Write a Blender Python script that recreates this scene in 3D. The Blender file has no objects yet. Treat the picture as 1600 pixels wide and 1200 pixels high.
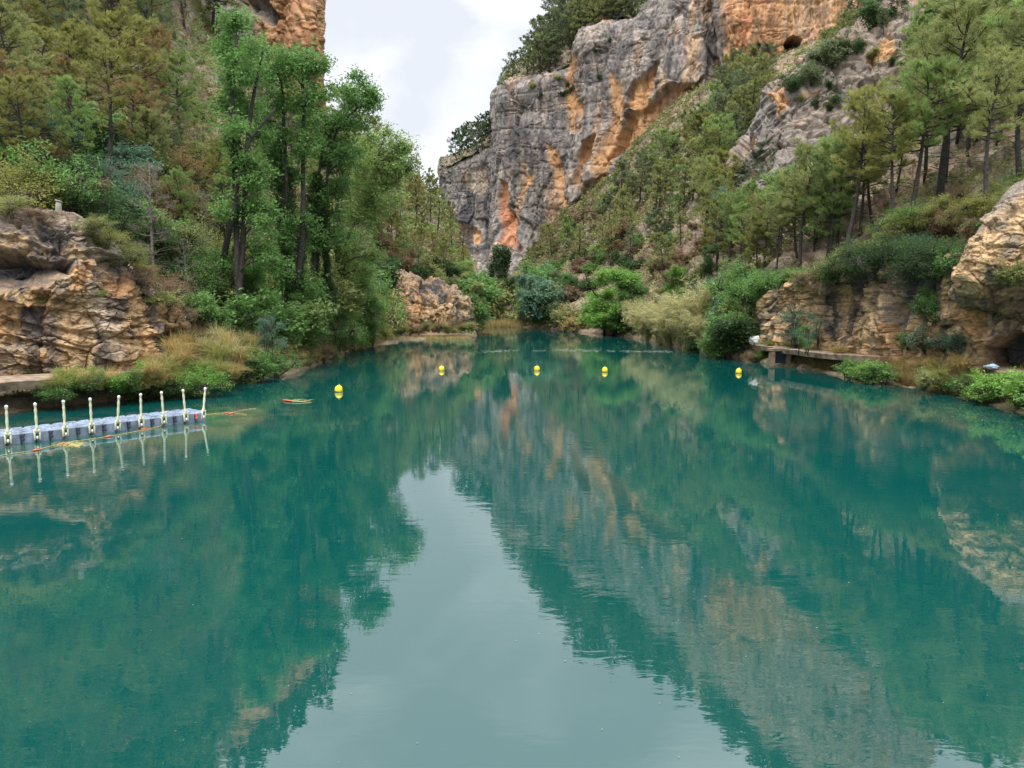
import bpy, math, random
import numpy as np
from mathutils import Vector, Matrix
R = math.radians
random.seed(7); np.random.seed(7)
rng = np.random.default_rng(11)
scn = bpy.context.scene
COL = scn.collection

# ---------------------------------------------------------------- camera
F = 1180.0; PITCH = math.atan(125/F); H = 4.7
DS = H/3.7
cam_d = bpy.data.cameras.new('camera'); cam = bpy.data.objects.new('camera', cam_d); COL.objects.link(cam)
cam_d.sensor_width = 36; cam_d.lens = 36*F/1600; cam_d.clip_start = .1; cam_d.clip_end = 4000
cam.location = (0, 0, H); cam.rotation_euler = (math.pi/2-PITCH, 0, 0)
scn.camera = cam
scn.render.resolution_x = 1024; scn.render.resolution_y = 768
# ---------------------------------------------------------------- sky, sun, exposure
SUN_EL, SUN_AZ = 62, 200          # azimuth: degrees clockwise from +Y
w = bpy.data.worlds.new('World'); scn.world = w; w.use_nodes = True
nt = w.node_tree; nt.nodes.clear(); N = nt.nodes; L = nt.links
out = N.new('ShaderNodeOutputWorld'); bg = N.new('ShaderNodeBackground'); L.new(bg.outputs[0], out.inputs[0])
sky = N.new('ShaderNodeTexSky'); sky.sky_type = 'NISHITA'; sky.sun_disc = False
sky.sun_elevation = R(SUN_EL); sky.sun_rotation = R(SUN_AZ); sky.air_density = 1; sky.dust_density = 3
bg.inputs['Strength'].default_value = 0.10
tc = N.new('ShaderNodeTexCoord'); mp = N.new('ShaderNodeMapping'); mp.inputs['Scale'].default_value = (1, 1, 2.2)
mp.inputs['Location'].default_value = (3.1, 1.7, .4)
L.new(tc.outputs['Generated'], mp.inputs[0])
n1 = N.new('ShaderNodeTexNoise'); n1.inputs['Scale'].default_value = 2.6; n1.inputs['Detail'].default_value = 6; n1.inputs['Roughness'].default_value = .5
n1.inputs['Distortion'].default_value = .4
L.new(mp.outputs[0], n1.inputs[0])
cr = N.new('ShaderNodeValToRGB'); cr.color_ramp.elements[0].position = .40; cr.color_ramp.elements[1].position = .60
cr.color_ramp.elements[0].color = (6.7, 7.0, 7.6, 1); cr.color_ramp.elements[1].color = (10.0, 10.2, 10.5, 1)
L.new(n1.outputs[0], cr.inputs[0])
# overcast: the zenith is brighter than the horizon
sp = N.new('ShaderNodeSeparateXYZ'); L.new(tc.outputs['Generated'], sp.inputs[0])
mr = N.new('ShaderNodeMapRange'); mr.inputs['From Min'].default_value = .55; mr.inputs['From Max'].default_value = 1
mr.inputs['To Min'].default_value = 1; mr.inputs['To Max'].default_value = 5.2; L.new(sp.outputs['Z'], mr.inputs['Value'])
vm = N.new('ShaderNodeVectorMath'); vm.operation = 'SCALE'; L.new(cr.outputs[0], vm.inputs[0]); L.new(mr.outputs[0], vm.inputs['Scale'])
mx = N.new('ShaderNodeMix'); mx.data_type = 'RGBA'; mx.inputs['Factor'].default_value = .93
L.new(sky.outputs[0], mx.inputs['A']); L.new(vm.outputs[0], mx.inputs['B']); L.new(mx.outputs['Result'], bg.inputs['Color'])
sd = bpy.data.lights.new('sun', 'SUN'); sd.energy = 1.5; sd.angle = R(14); sd.color = (1, .96, .9)
so = bpy.data.objects.new('sun', sd); COL.objects.link(so)
az = R(SUN_AZ); el = R(SUN_EL)
so.rotation_euler = Vector((math.sin(az)*math.cos(el), math.cos(az)*math.cos(el), math.sin(el))).to_track_quat('Z', 'Y').to_euler()
scn.view_settings.view_transform = 'Standard'; scn.view_settings.look = 'None'; scn.view_settings.gamma = 1
scn.view_settings.exposure = 0.4
scn.cycles.max_bounces = 6; scn.cycles.diffuse_bounces = 3; scn.cycles.glossy_bounces = 2; scn.cycles.transmission_bounces = 2
scn.cycles.caustics_reflective = False; scn.cycles.caustics_refractive = False

# ---------------------------------------------------------------- projection helpers (photo pixel + depth -> world)
cp, spn = math.cos(PITCH), math.sin(PITCH)
def remap(D, py):
    g = 3.7/math.tan(math.atan(3.7/D)+R(.73))
    k = min(1, max(0, (D-100)/100)); k = k*k*(3-2*k)
    q = min(1, max(0, (490-py)/80)); q = q*q*(3-2*q)
    return g+(.92*D-g)*k*q
def at(px, py, D):
    D = remap(D, py)*DS; dx = (px-800)/F; dy = (600-py)/F
    t = D/(cp+dy*spn)
    return np.array([dx*t, D, H+t*(dy*cp-spn)])
def wat(px, py, z=0.0):
    dx = (px-800)/F; dy = (600-py)/F
    t = (z-H)/(dy*cp-spn)
    return np.array([dx*t, t*(cp+dy*spn), z])
def proj(P):
    P = np.asarray(P); x = P[..., 0]; y = P[..., 1]; z = P[..., 2]-H
    d = y*cp-z*spn; u = y*spn+z*cp
    d = np.maximum(d, .01)
    return 800+F*x/d, 600-F*u/d

# ---------------------------------------------------------------- noise
def _h(ix, iy, iz, s=0):
    n = (ix.astype(np.int64)*374761393 + iy.astype(np.int64)*668265263 + iz.astype(np.int64)*2147483647 + s*974634777) & 0xffffffff
    n = ((n ^ (n >> 13))*1274126177) & 0xffffffff
    n = ((n ^ (n >> 16))*2246822519) & 0xffffffff
    return ((n ^ (n >> 15)) & 0xffffff)/float(0xffffff)
def vnoise(P, s=0):
    P = np.asarray(P, float); i = np.floor(P); f = P-i; f = f*f*f*(f*(f*6-15)+10)
    i = i.astype(np.int64); r = 0
    for a in (0, 1):
        wx = f[:, 0] if a else 1-f[:, 0]
        for b in (0, 1):
            wy = f[:, 1] if b else 1-f[:, 1]
            for c in (0, 1):
                wz = f[:, 2] if c else 1-f[:, 2]
                r = r+wx*wy*wz*_h(i[:, 0]+a, i[:, 1]+b, i[:, 2]+c, s)
    return r*2-1
def fbm(P, o=4, s=0, g=.5):
    r = 0; a = 1; t = 0; P = np.asarray(P, float)
    for k in range(o):
        r = r+a*vnoise(P*(2.03**k)+k*7.3, s+k); t += a; a *= g
    return r/t*1.6
def ridged(P, o=4, s=0):
    r = 0; a = 1; t = 0
    for k in range(o):
        r = r+a*(1-2*np.abs(vnoise(P*(2.1**k)+k*3.7, s+k))); t += a; a *= .5
    return r/t
def facets(P, s=0):
    """blocky rock: nearest jittered cell -> planar facet offset, crack distance"""
    i = np.floor(P).astype(np.int64); n = len(P)
    b1 = np.full(n, 1e9); b2 = np.full(n, 1e9); W = i.copy(); D_ = P*0
    for a in (-1, 0, 1):
        for b in (-1, 0, 1):
            for c in (-1, 0, 1):
                cx, cy, cz = i[:, 0]+a, i[:, 1]+b, i[:, 2]+c
                C = np.stack([cx+_h(cx, cy, cz, s), cy+_h(cx, cy, cz, s+1), cz+_h(cx, cy, cz, s+2)], 1)
                d = P-C; q = (d*d).sum(1)
                near = q < b1
                b2 = np.where(near, b1, np.minimum(b2, q))
                b1 = np.where(near, q, b1); W[near] = np.stack([cx, cy, cz], 1)[near]; D_[near] = d[near]
    cx, cy, cz = W.T
    g = np.stack([_h(cx, cy, cz, s+3), _h(cx, cy, cz, s+4), _h(cx, cy, cz, s+5)], 1)*2-1
    val = (D_*g).sum(1)*1.2+(_h(cx, cy, cz, s+6)-.5); rid = _h(cx, cy, cz, s+7)
    return val, np.sqrt(b2)-np.sqrt(b1), rid
def sstep(a, b, x):
    t = np.clip((x-a)/(b-a), 0, 1); return t*t*(3-2*t)
def poly_mask(px, py, poly, soft):
    poly = np.array(poly, float); n = len(poly)
    inside = np.zeros(px.shape, bool); dist = np.full(px.shape, 1e9)
    for k in range(n):
        x1, y1 = poly[k]; x2, y2 = poly[(k+1) % n]
        cond = ((y1 > py) != (y2 > py))
        xi = (x2-x1)*(py-y1)/((y2-y1) if y2 != y1 else 1e-9)+x1
        inside ^= cond & (px < xi)
        vx, vy = x2-x1, y2-y1; t = np.clip(((px-x1)*vx+(py-y1)*vy)/(vx*vx+vy*vy+1e-9), 0, 1)
        dist = np.minimum(dist, np.hypot(px-x1-t*vx, py-y1-t*vy))
    sd_ = np.where(inside, dist, -dist)
    return sstep(-soft, soft, sd_)

# ---------------------------------------------------------------- mesh helpers
def mk_mesh(name, V, quads=None, tris=None, mats=(), col=None, smooth=False, mi=None):
    V = np.asarray(V, np.float32).reshape(-1, 3)
    q = np.zeros((0, 4), np.int32) if quads is None or len(quads) == 0 else np.asarray(quads, np.int32)
    t = np.zeros((0, 3), np.int32) if tris is None or len(tris) == 0 else np.asarray(tris, np.int32)
    me = bpy.data.meshes.new(name)
    me.vertices.add(len(V)); me.vertices.foreach_set('co', V.ravel())
    nl = q.size+t.size; nf = len(q)+len(t)
    me.loops.add(nl); me.polygons.add(nf)
    me.loops.foreach_set('vertex_index', np.concatenate([q.ravel(), t.ravel()]))
    st = np.concatenate([np.arange(len(q))*4, q.size+np.arange(len(t))*3]).astype(np.int32)
    me.polygons.foreach_set('loop_start', st)
    if mi is not None: me.polygons.foreach_set('material_index', np.asarray(mi, np.int32))
    me.update(calc_edges=True)
    me.polygons.foreach_set('use_smooth', np.full(nf, bool(smooth)))
    for m in mats: me.materials.append(m)
    if col is not None:
        c = np.ones((len(V), 4), np.float32); c[:, :3] = col
        a = me.color_attributes.new('col', 'FLOAT_COLOR', 'POINT'); a.data.foreach_set('color', c.ravel())
    return me
def link(name, me, parent=None, loc=None):
    o = bpy.data.objects.new(name, me); COL.objects.link(o)
    if parent is not None: o.parent = parent
    if loc is not None: o.location = loc
    return o
def tag(o, label=None, cat=None, group=None, kind=None):
    if label: o['label'] = label
    if cat: o['category'] = cat
    if group: o['group'] = group
    if kind: o['kind'] = kind
    return o
class MB:
    """collects primitives into one mesh"""
    def __init__(s): s.V = []; s.Q = []; s.T = []; s.n = 0
    def add(s, V, Q=None, T=None):
        V = np.asarray(V, float); s.V.append(V)
        if Q is not None and len(Q): s.Q.append(np.asarray(Q)+s.n)
        if T is not None and len(T): s.T.append(np.asarray(T)+s.n)
        s.n += len(V)
    def tube(s, pts, rad, k=6, cap=True):
        pts = np.asarray(pts, float); n = len(pts); rad = np.broadcast_to(rad, n)
        d = np.gradient(pts, axis=0); d /= np.linalg.norm(d, axis=1)[:, None]+1e-9
        up = np.where(np.abs(d[:, 2:3]) > .9, np.array([[1., 0, 0]]), np.array([[0, 0, 1.]]))
        a = np.cross(d, up); a /= np.linalg.norm(a, axis=1)[:, None]+1e-9
        for i in range(1, n):
            if (a[i]*a[i-1]).sum() < 0: a[i] = -a[i]
        b = np.cross(d, a); th = np.linspace(0, 2*np.pi, k, endpoint=False)
        V = pts[:, None]+rad[:, None, None]*(a[:, None]*np.cos(th)[None, :, None]+b[:, None]*np.sin(th)[None, :, None])
        V = V.reshape(-1, 3); Q = []
        for i in range(n-1):
            j = np.arange(k); Q.append(np.stack([i*k+j, i*k+(j+1) % k, (i+1)*k+(j+1) % k, (i+1)*k+j], 1))
        T = None
        if cap:
            V = np.vstack([V, pts[:1], pts[-1:]]); j = np.arange(k)
            T = np.vstack([np.stack([np.full(k, n*k), (j+1) % k, j], 1), np.stack([np.full(k, n*k+1), (n-1)*k+j, (n-1)*k+(j+1) % k], 1)])
        s.add(V, np.vstack(Q), T)
    def lathe(s, prof, k=16, c=(0, 0, 0)):
        prof = np.asarray(prof, float); th = np.linspace(0, 2*np.pi, k, endpoint=False)
        V = np.stack([prof[:, 0:1]*np.cos(th)+c[0], prof[:, 0:1]*np.sin(th)+c[1], np.repeat(prof[:, 1:2], k, 1)+c[2]], -1).reshape(-1, 3)
        Q = []
        for i in range(len(prof)-1):
            j = np.arange(k); Q.append(np.stack([i*k+j, i*k+(j+1) % k, (i+1)*k+(j+1) % k, (i+1)*k+j], 1))
        s.add(V, np.vstack(Q))
    def box(s, c, h, rot=0, bev=0.0):
        """bevelled box; c centre, h half sizes"""
        h = np.array(h, float); c = np.array(c, float)
        import itertools
        if bev <= 0:
            V = np.array(list(itertools.product((-1, 1), repeat=3)))*h
            Q = [[0, 1, 3, 2], [4, 6, 7, 5], [0, 4, 5, 1], [2, 3, 7, 6], [0, 2, 6, 4], [1, 5, 7, 3]]; T = None
        else:
            V = []; idx = {}
            for sg in itertools.product((-1, 1), repeat=3):
                for ax in range(3):
                    p = np.array(sg)*(h-bev); p[ax] = sg[ax]*h[ax]; idx[(sg, ax)] = len(V); V.append(p)
            Q = []; T = []
            for ax in range(3):
                o1, o2 = [a for a in range(3) if a != ax]
                for sgn in (-1, 1):
                    f = []
                    for (a, b) in ((-1, -1), (1, -1), (1, 1), (-1, 1)):
                        sg = [0, 0, 0]; sg[ax] = sgn; sg[o1] = a; sg[o2] = b; f.append(idx[(tuple(sg), ax)])
                    Q.append(f)
                for a in (-1, 1):
                    for b in (-1, 1):
                        s0 = [0, 0, 0]; s1 = [0, 0, 0]; s0[ax] = -1; s1[ax] = 1; s0[o1] = s1[o1] = a; s0[o2] = s1[o2] = b
                        Q.append([idx[(tuple(s0), o1)], idx[(tuple(s1), o1)], idx[(tuple(s1), o2)], idx[(tuple(s0), o2)]])
            for sg in itertools.product((-1, 1), repeat=3): T.append([idx[(sg, 0)], idx[(sg, 1)], idx[(sg, 2)]])
            V = np.array(V)
        cr_, sr_ = math.cos(rot), math.sin(rot)
        V = np.stack([V[:, 0]*cr_-V[:, 1]*sr_, V[:, 0]*sr_+V[:, 1]*cr_, V[:, 2]], 1)+c
        s.add(V, Q, T)
    def build(s, name, mat, parent=None, smooth=False, loc=None):
        me = s.mesh(name, mat, smooth)
        return link(name, me, parent, loc)
    def mesh(s, name, mat, smooth=False):
        me = mk_mesh(name, np.vstack(s.V), np.vstack(s.Q) if s.Q else None, np.vstack(s.T) if s.T else None, [mat], smooth=smooth)
        import bmesh
        if len(me.vertices) < 30000:
            bm = bmesh.new(); bm.from_mesh(me); bmesh.ops.recalc_face_normals(bm, faces=bm.faces); bm.to_mesh(me); bm.free()
        return me

# ---------------------------------------------------------------- materials
def mat_new(name):
    m = bpy.data.materials.new(name); m.use_nodes = True; nt = m.node_tree
    return m, nt, nt.nodes, nt.links, nt.nodes['Principled BSDF']
def mat_simple(name, c, rough=.6, var=.15, scale=6, bump=.0, metal=0, obj=True):
    m, nt, N, L, b = mat_new(name)
    tc = N.new('ShaderNodeTexCoord'); n = N.new('ShaderNodeTexNoise'); n.inputs['Scale'].default_value = scale; n.inputs['Detail'].default_value = 5
    L.new(tc.outputs['Object'], n.inputs[0])
    r = N.new('ShaderNodeMapRange'); r.inputs['To Min'].default_value = 1-var*1.6; r.inputs['To Max'].default_value = 1+var*1.6
    r.inputs['From Min'].default_value = .25; r.inputs['From Max'].default_value = .75
    L.new(n.outputs[0], r.inputs[0]); v = N.new('ShaderNodeVectorMath'); v.operation = 'SCALE'; v.inputs[0].default_value = c
    L.new(r.outputs[0], v.inputs['Scale']); L.new(v.outputs[0], b.inputs['Base Color'])
    b.inputs['Roughness'].default_value = rough; b.inputs['Metallic'].default_value = metal
    if bump:
        bp = N.new('ShaderNodeBump'); bp.inputs['Strength'].default_value = bump; bp.inputs['Distance'].default_value = .02
        L.new(n.outputs[0], bp.inputs['Height']); L.new(bp.outputs[0], b.inputs['Normal'])
    return m
def mat_rock(name, scale, dist, var=.35, bump=.8, crack=.7, zs=1.0):
    """colour comes from the 'col' attribute; fine grain, cracks and bump from noise in metres"""
    m, nt, N, L, b = mat_new(name)
    a = N.new('ShaderNodeAttribute'); a.attribute_name = 'col'
    tc = N.new('ShaderNodeTexCoord')
    n = N.new('ShaderNodeTexNoise'); n.inputs['Scale'].default_value = scale; n.inputs['Detail'].default_value = 9; n.inputs['Roughness'].default_value = .65
    mpp = N.new('ShaderNodeMapping'); mpp.inputs['Scale'].default_value = (1, 1, zs); L.new(tc.outputs['Object'], mpp.inputs[0])
    L.new(mpp.outputs[0], n.inputs[0])
    vo = N.new('ShaderNodeTexVoronoi'); vo.feature = 'DISTANCE_TO_EDGE'; vo.inputs['Scale'].default_value = scale*.9
    nn = N.new('ShaderNodeTexNoise'); nn.inputs['Scale'].default_value = scale*1.3; nn.inputs['Detail'].default_value = 4
    L.new(tc.outputs['Object'], nn.inputs[0])
    ma = N.new('ShaderNodeVectorMath'); ma.operation = 'MULTIPLY_ADD'; ma.inputs[1].default_value = (1.2/scale,)*3
    L.new(nn.outputs['Color'], ma.inputs[0]); L.new(mpp.outputs[0], ma.inputs[2]); L.new(ma.outputs[0], vo.inputs['Vector'])
    r = N.new('ShaderNodeMapRange'); r.inputs['From Min'].default_value = .3; r.inputs['From Max'].default_value = .7
    r.inputs['To Min'].default_value = 1-var; r.inputs['To Max'].default_value = 1+var; L.new(n.outputs[0], r.inputs[0])
    r2 = N.new('ShaderNodeMapRange'); r2.inputs['From Max'].default_value = .07; r2.inputs['To Min'].default_value = crack; L.new(vo.outputs['Distance'], r2.inputs[0])
    mu = N.new('ShaderNodeMath'); mu.operation = 'MULTIPLY'; L.new(r.outputs[0], mu.inputs[0]); L.new(r2.outputs[0], mu.inputs[1])
    v = N.new('ShaderNodeVectorMath'); v.operation = 'SCALE'; L.new(a.outputs['Color'], v.inputs[0]); L.new(mu.outputs[0], v.inputs['Scale'])
    L.new(v.outputs[0], b.inputs['Base Color']); b.inputs['Roughness'].default_value = .88; b.inputs['Specular IOR Level'].default_value = .25
    ad = N.new('ShaderNodeMath'); ad.operation = 'MULTIPLY_ADD'; ad.inputs[1].default_value = .25; L.new(r2.outputs[0], ad.inputs[0]); L.new(n.outputs[0], ad.inputs[2])
    bp = N.new('ShaderNodeBump'); bp.inputs['Strength'].default_value = bump; bp.inputs['Distance'].default_value = dist
    L.new(ad.outputs[0], bp.inputs['Height']); L.new(bp.outputs[0], b.inputs['Normal'])
    return m
def mat_leaf(name, dark, light, trans=.42, rough=.6):
    """each leaf varies with its own and its clump's random value, each plant with its own"""
    m, nt, N, L, b = mat_new(name)
    a = N.new('ShaderNodeAttribute'); a.attribute_name = 'col'
    s = N.new('ShaderNodeSeparateColor'); L.new(a.outputs['Color'], s.inputs[0])
    oi = N.new('ShaderNodeObjectInfo')
    m1 = N.new('ShaderNodeMath'); m1.operation = 'MULTIPLY'; m1.inputs[1].default_value = .4; L.new(s.outputs[0], m1.inputs[0])
    m2 = N.new('ShaderNodeMath'); m2.operation = 'MULTIPLY_ADD'; m2.inputs[1].default_value = .45; L.new(s.outputs[1], m2.inputs[0]); L.new(m1.outputs[0], m2.inputs[2])
    m3 = N.new('ShaderNodeMath'); m3.operation = 'MULTIPLY_ADD'; m3.inputs[1].default_value = .3; m3.use_clamp = True
    L.new(oi.outputs['Random'], m3.inputs[0]); L.new(m2.outputs[0], m3.inputs[2])
    mx = N.new('ShaderNodeMix'); mx.data_type = 'RGBA'; L.new(m3.outputs[0], mx.inputs['Factor'])
    mx.inputs['A'].default_value = (*dark, 1); mx.inputs['B'].default_value = (*light, 1)
    L.new(mx.outputs['Result'], b.inputs['Base Color']); b.inputs['Roughness'].default_value = rough; b.inputs['Specular IOR Level'].default_value = .3
    tr = N.new('ShaderNodeBsdfTranslucent'); L.new(mx.outputs['Result'], tr.inputs['Color'])
    ms = N.new('ShaderNodeMixShader'); ms.inputs[0].default_value = trans
    L.new(b.outputs[0], ms.inputs[1]); L.new(tr.outputs[0], ms.inputs[2]); L.new(ms.outputs[0], N['Material Output'].inputs[0])
    return m
M = {}
M['rock_far'] = mat_rock('far_limestone', .45, .7, .42, .9, .85, .4)
M['rock_mid'] = mat_rock('mid_limestone', 1.0, .4, .4, .8)
M['rock_near'] = mat_rock('near_limestone', 2.6, .15, .5, 1.0, .72, 1.9)
M['earth'] = mat_rock('stony_earth', 1.3, .35, .5, .8)
M['bark'] = mat_simple('dark_bark', (.04, .033, .028), .9, .4, 5, .5)
M['bark_grey'] = mat_simple('grey_bark', (.16, .14, .125), .9, .4, 5, .5)
LEAF = dict(
 olive=((.12, .14, .05), (.42, .45, .16)),
 grey=((.08, .11, .055), (.24, .29, .14)),
 bright=((.11, .17, .05), (.36, .48, .15)),
 yellow=((.15, .16, .045), (.38, .38, .11)),
 rusty=((.16, .12, .05), (.34, .25, .10)),
 leafy=((.06, .135, .035), (.22, .39, .11)),
 dark=((.03, .06, .022), (.09, .16, .05)),
 blue=((.07, .14, .09), (.19, .32, .20)),
 fresh=((.08, .20, .035), (.28, .48, .10)),
 straw=((.24, .17, .06), (.60, .47, .19)),
 cane=((.28, .26, .11), (.62, .58, .28)),
 twig=((.12, .10, .08), (.30, .26, .21)),
 brown=((.13, .09, .05), (.32, .22, .13)))
for k, (a, b_) in LEAF.items(): M[k] = mat_leaf(k+'_foliage', a, b_)
# ---------------------------------------------------------------- terrain sheets
def hermite(C, t, T):
    """C (n,...,3) control values at parameter t (n,), sample at T"""
    g = np.gradient(C, t, axis=0); k = np.clip(np.searchsorted(t, T, side='right')-1, 0, len(t)-2)
    h = (t[k+1]-t[k]); s = (T-t[k])/h
    sh = (len(T),)+(1,)*(C.ndim-1); s = s.reshape(sh); h = h.reshape(sh)
    return (2*s**3-3*s**2+1)*C[k]+(s**3-2*s**2+s)*h*g[k]*.6+(-2*s**3+3*s**2)*C[k+1]+(s**3-s**2)*h*g[k+1]*.6
G = {}
def grid_faces(nu, nv):
    i, j = np.meshgrid(np.arange(nu-1), np.arange(nv-1), indexing='ij'); a = (i*nv+j).ravel()
    return np.stack([a, a+nv, a+nv+1, a+1], 1)
def sheet(name, cols, nu, nv, disp, color, mat, kind='structure', feats=(), ax='view', parent=None):
    """cols: [(px, [(py, D) ...]) ...], py,D of None D = on the water. Lofted, displaced along its normal, coloured per vertex."""
    C = []
    for px, rows in cols:
        r = []
        for e in rows:
            x = px
            if len(e) == 3: x, py, D = e
            else: py, D = e
            if D is None:
                q = wat(x, py); r.append(np.array([q[0]*.985, q[1]*.985, -3.0])); r.append(q)
            else: r.append(at(x, py, D))
        C.append(r)
    C = np.array(C)
    qx, qy = proj(C)
    du = np.hypot(np.diff(qx, axis=0), np.diff(qy, axis=0)).mean(1)+np.linalg.norm(np.diff(C, axis=0), axis=2).mean(1)*2
    dv = np.hypot(np.diff(qx, axis=1), np.diff(qy, axis=1)).mean(0)+np.linalg.norm(np.diff(C, axis=1), axis=2).mean(0)*2
    tu = np.concatenate([[0], np.cumsum(du)]); tv = np.concatenate([[0], np.cumsum(dv)])
    A = hermite(C, tu, np.linspace(0, tu[-1], nu))
    A = hermite(np.swapaxes(A, 0, 1), tv, np.linspace(0, tv[-1], nv)); A = np.swapaxes(A, 0, 1)      # nu,nv,3
    gu = np.gradient(A, axis=0); gv = np.gradient(A, axis=1)
    Nn = np.cross(gu, gv); Nn /= np.linalg.norm(Nn, axis=2)[..., None]+1e-9
    tocam = np.array([0, 0, H])-A
    s = (Nn*tocam).sum(2)
    Nn = Nn*np.sign(np.median(s)) if True else Nn
    P0 = A.reshape(-1, 3); N0 = Nn.reshape(-1, 3)
    px, py = proj(P0)
    wp = fbm(P0*(30/np.median(P0[:, 1])), 4, 91)*7; wq = fbm(P0*(30/np.median(P0[:, 1]))+31, 4, 95)*7
    masks = []
    d = disp(P0, px, py)
    for (poly, depth, cname, soft) in feats:
        mk = poly_mask(px+wp, py+wq, poly, soft); masks.append((mk, cname)); d = d-mk*depth
    if name in ('rock_outcrop', 'rock_bulge', 'rock_wall'):
        vv = np.tile(np.linspace(0, 1, nv), nu); d = d*(1-.8*sstep(.86, .97, vv))
    P = P0+N0*d[:, None]
    c = color(P, px, py, d, N0)
    for mk, cname in masks:
        if cname is None: continue
        k = np.array(CC[cname])
        fq = 60/np.median(P[:, 1]); v = (1+.35*fbm(P*np.array([.9, .9, .18])*fq, 4, 61))[:, None]
        sv = fbm(P*np.array([1.1, 1.1, .12])*fq, 4, 63)
        if cname == 'dark': mk = mk*sstep(-.35, .25, sv)*.85
        elif cname in ('orange', 'rust', 'pale'): mk = mk*(1-.75*sstep(.2, .55, sv))*.92
        c = c*(1-mk[:, None])+k*v*mk[:, None]
    me = mk_mesh(name, P, grid_faces(nu, nv), mats=[mat], col=np.clip(c, 0, 1), smooth=True)
    o = link(name, me, parent)
    if kind: o['kind'] = kind
    qx, qy = proj(P)
    G[name] = (P, qx, qy, Nn.reshape(-1, 3))
    return o
def ground(name, px, py, dmax=1e9):
    P, qx, qy, _ = G[name]
    d = (qx-px)**2+(qy-py)**2
    k = np.argsort(d)[:14]; k = k[d[k] < max(60, d[k[0]]*1.5)]
    return P[k[np.argmin(P[k, 1])]].copy()
CC = dict(grey=(.212, .188, .168), pale=(.37, .30, .235), orange=(.47, .26, .12), rust=(.40, .17, .085), dark=(.065, .062, .066),
          tan=(.42, .28, .15), ochre=(.46, .31, .165), soil=(.25, .18, .125), brown=(.20, .14, .09), blk=(.035, .033, .035),
          wet=(.16, .12, .07), moss=(.10, .13, .04), concrete=(.40, .29, .20), pink=(.27, .20, .15))
def C3(n): return np.array(CC[n])
def mixc(c, k, m):
    m = np.clip(m, 0, 1)[:, None]; return c*(1-m)+C3(k)*m
def cliff_disp(a_block, a_pleat, a_big, fs, seed=0, zst=.6, ck=.35, wrp=.12, saw=0):
    def f(P, px, py):
        W = P+np.stack([fbm(P*fs*1.5, 3, seed+41), fbm(P*fs*1.5, 3, seed+42), fbm(P*fs*1.5, 3, seed+43)], 1)*(wrp/fs)
        Q = W*fs
        v1, e1, _ = facets(Q*np.array([1, 1, zst]), seed)
        v2, e2, _ = facets(Q*np.array([2.7, 2.7, 3.2*zst])+5, seed+20)
        v3, e3, _ = facets(Q*np.array([6.5, 6.5, 8*zst])+5, seed+30)
        pl = ridged(W*fs*np.array([1.6, 1.6, .22]), 4, seed+50)
        big = fbm(P*fs*.28, 3, seed+60)
        st = np.abs(((P[:, 2]*fs*1.3+P[:, 0]*fs*.15+fbm(P*fs*.3, 2, seed+66)*.5) % 1)-.5)*2       # bedding ledges
        zz = P[:, 2]*fs*2.1+P[:, 0]*fs*.35+P[:, 1]*fs*.1+fbm(P*fs*.35, 3, seed+67)*.9; sw = (zz % 1); sw = sstep(0, .12, sw)*(1-sw*.8)*saw*(.5+_h(np.floor(zz).astype(np.int64), np.floor(zz).astype(np.int64)*0, np.floor(zz).astype(np.int64)*0, seed))
        return (sw+a_block*(v1+.45*v2+.2*v3)-a_block*.35*(1-sstep(0, .07, e1))-a_block*.12*(1-sstep(0, .08, e2))-a_block*ck*(1-sstep(0, .05, np.abs(fbm(P*fs*np.array([.5, .5, 1.6]), 4, seed+71))))+a_pleat*pl+a_big*big+a_block*.25*sstep(.0, .25, st))
    return f
def hill_disp(a, fs, seed=0):
    def f(P, px, py):
        v, e, _ = facets(P*fs, seed); v2, _, _ = facets(P*fs*2.6, seed+9)
        return a*(v+.4*v2+.9*fbm(P*fs*.5, 4, seed+3))*(.25+.75*sstep(.5, 4.5, P[:, 2]))
    return f

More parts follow.
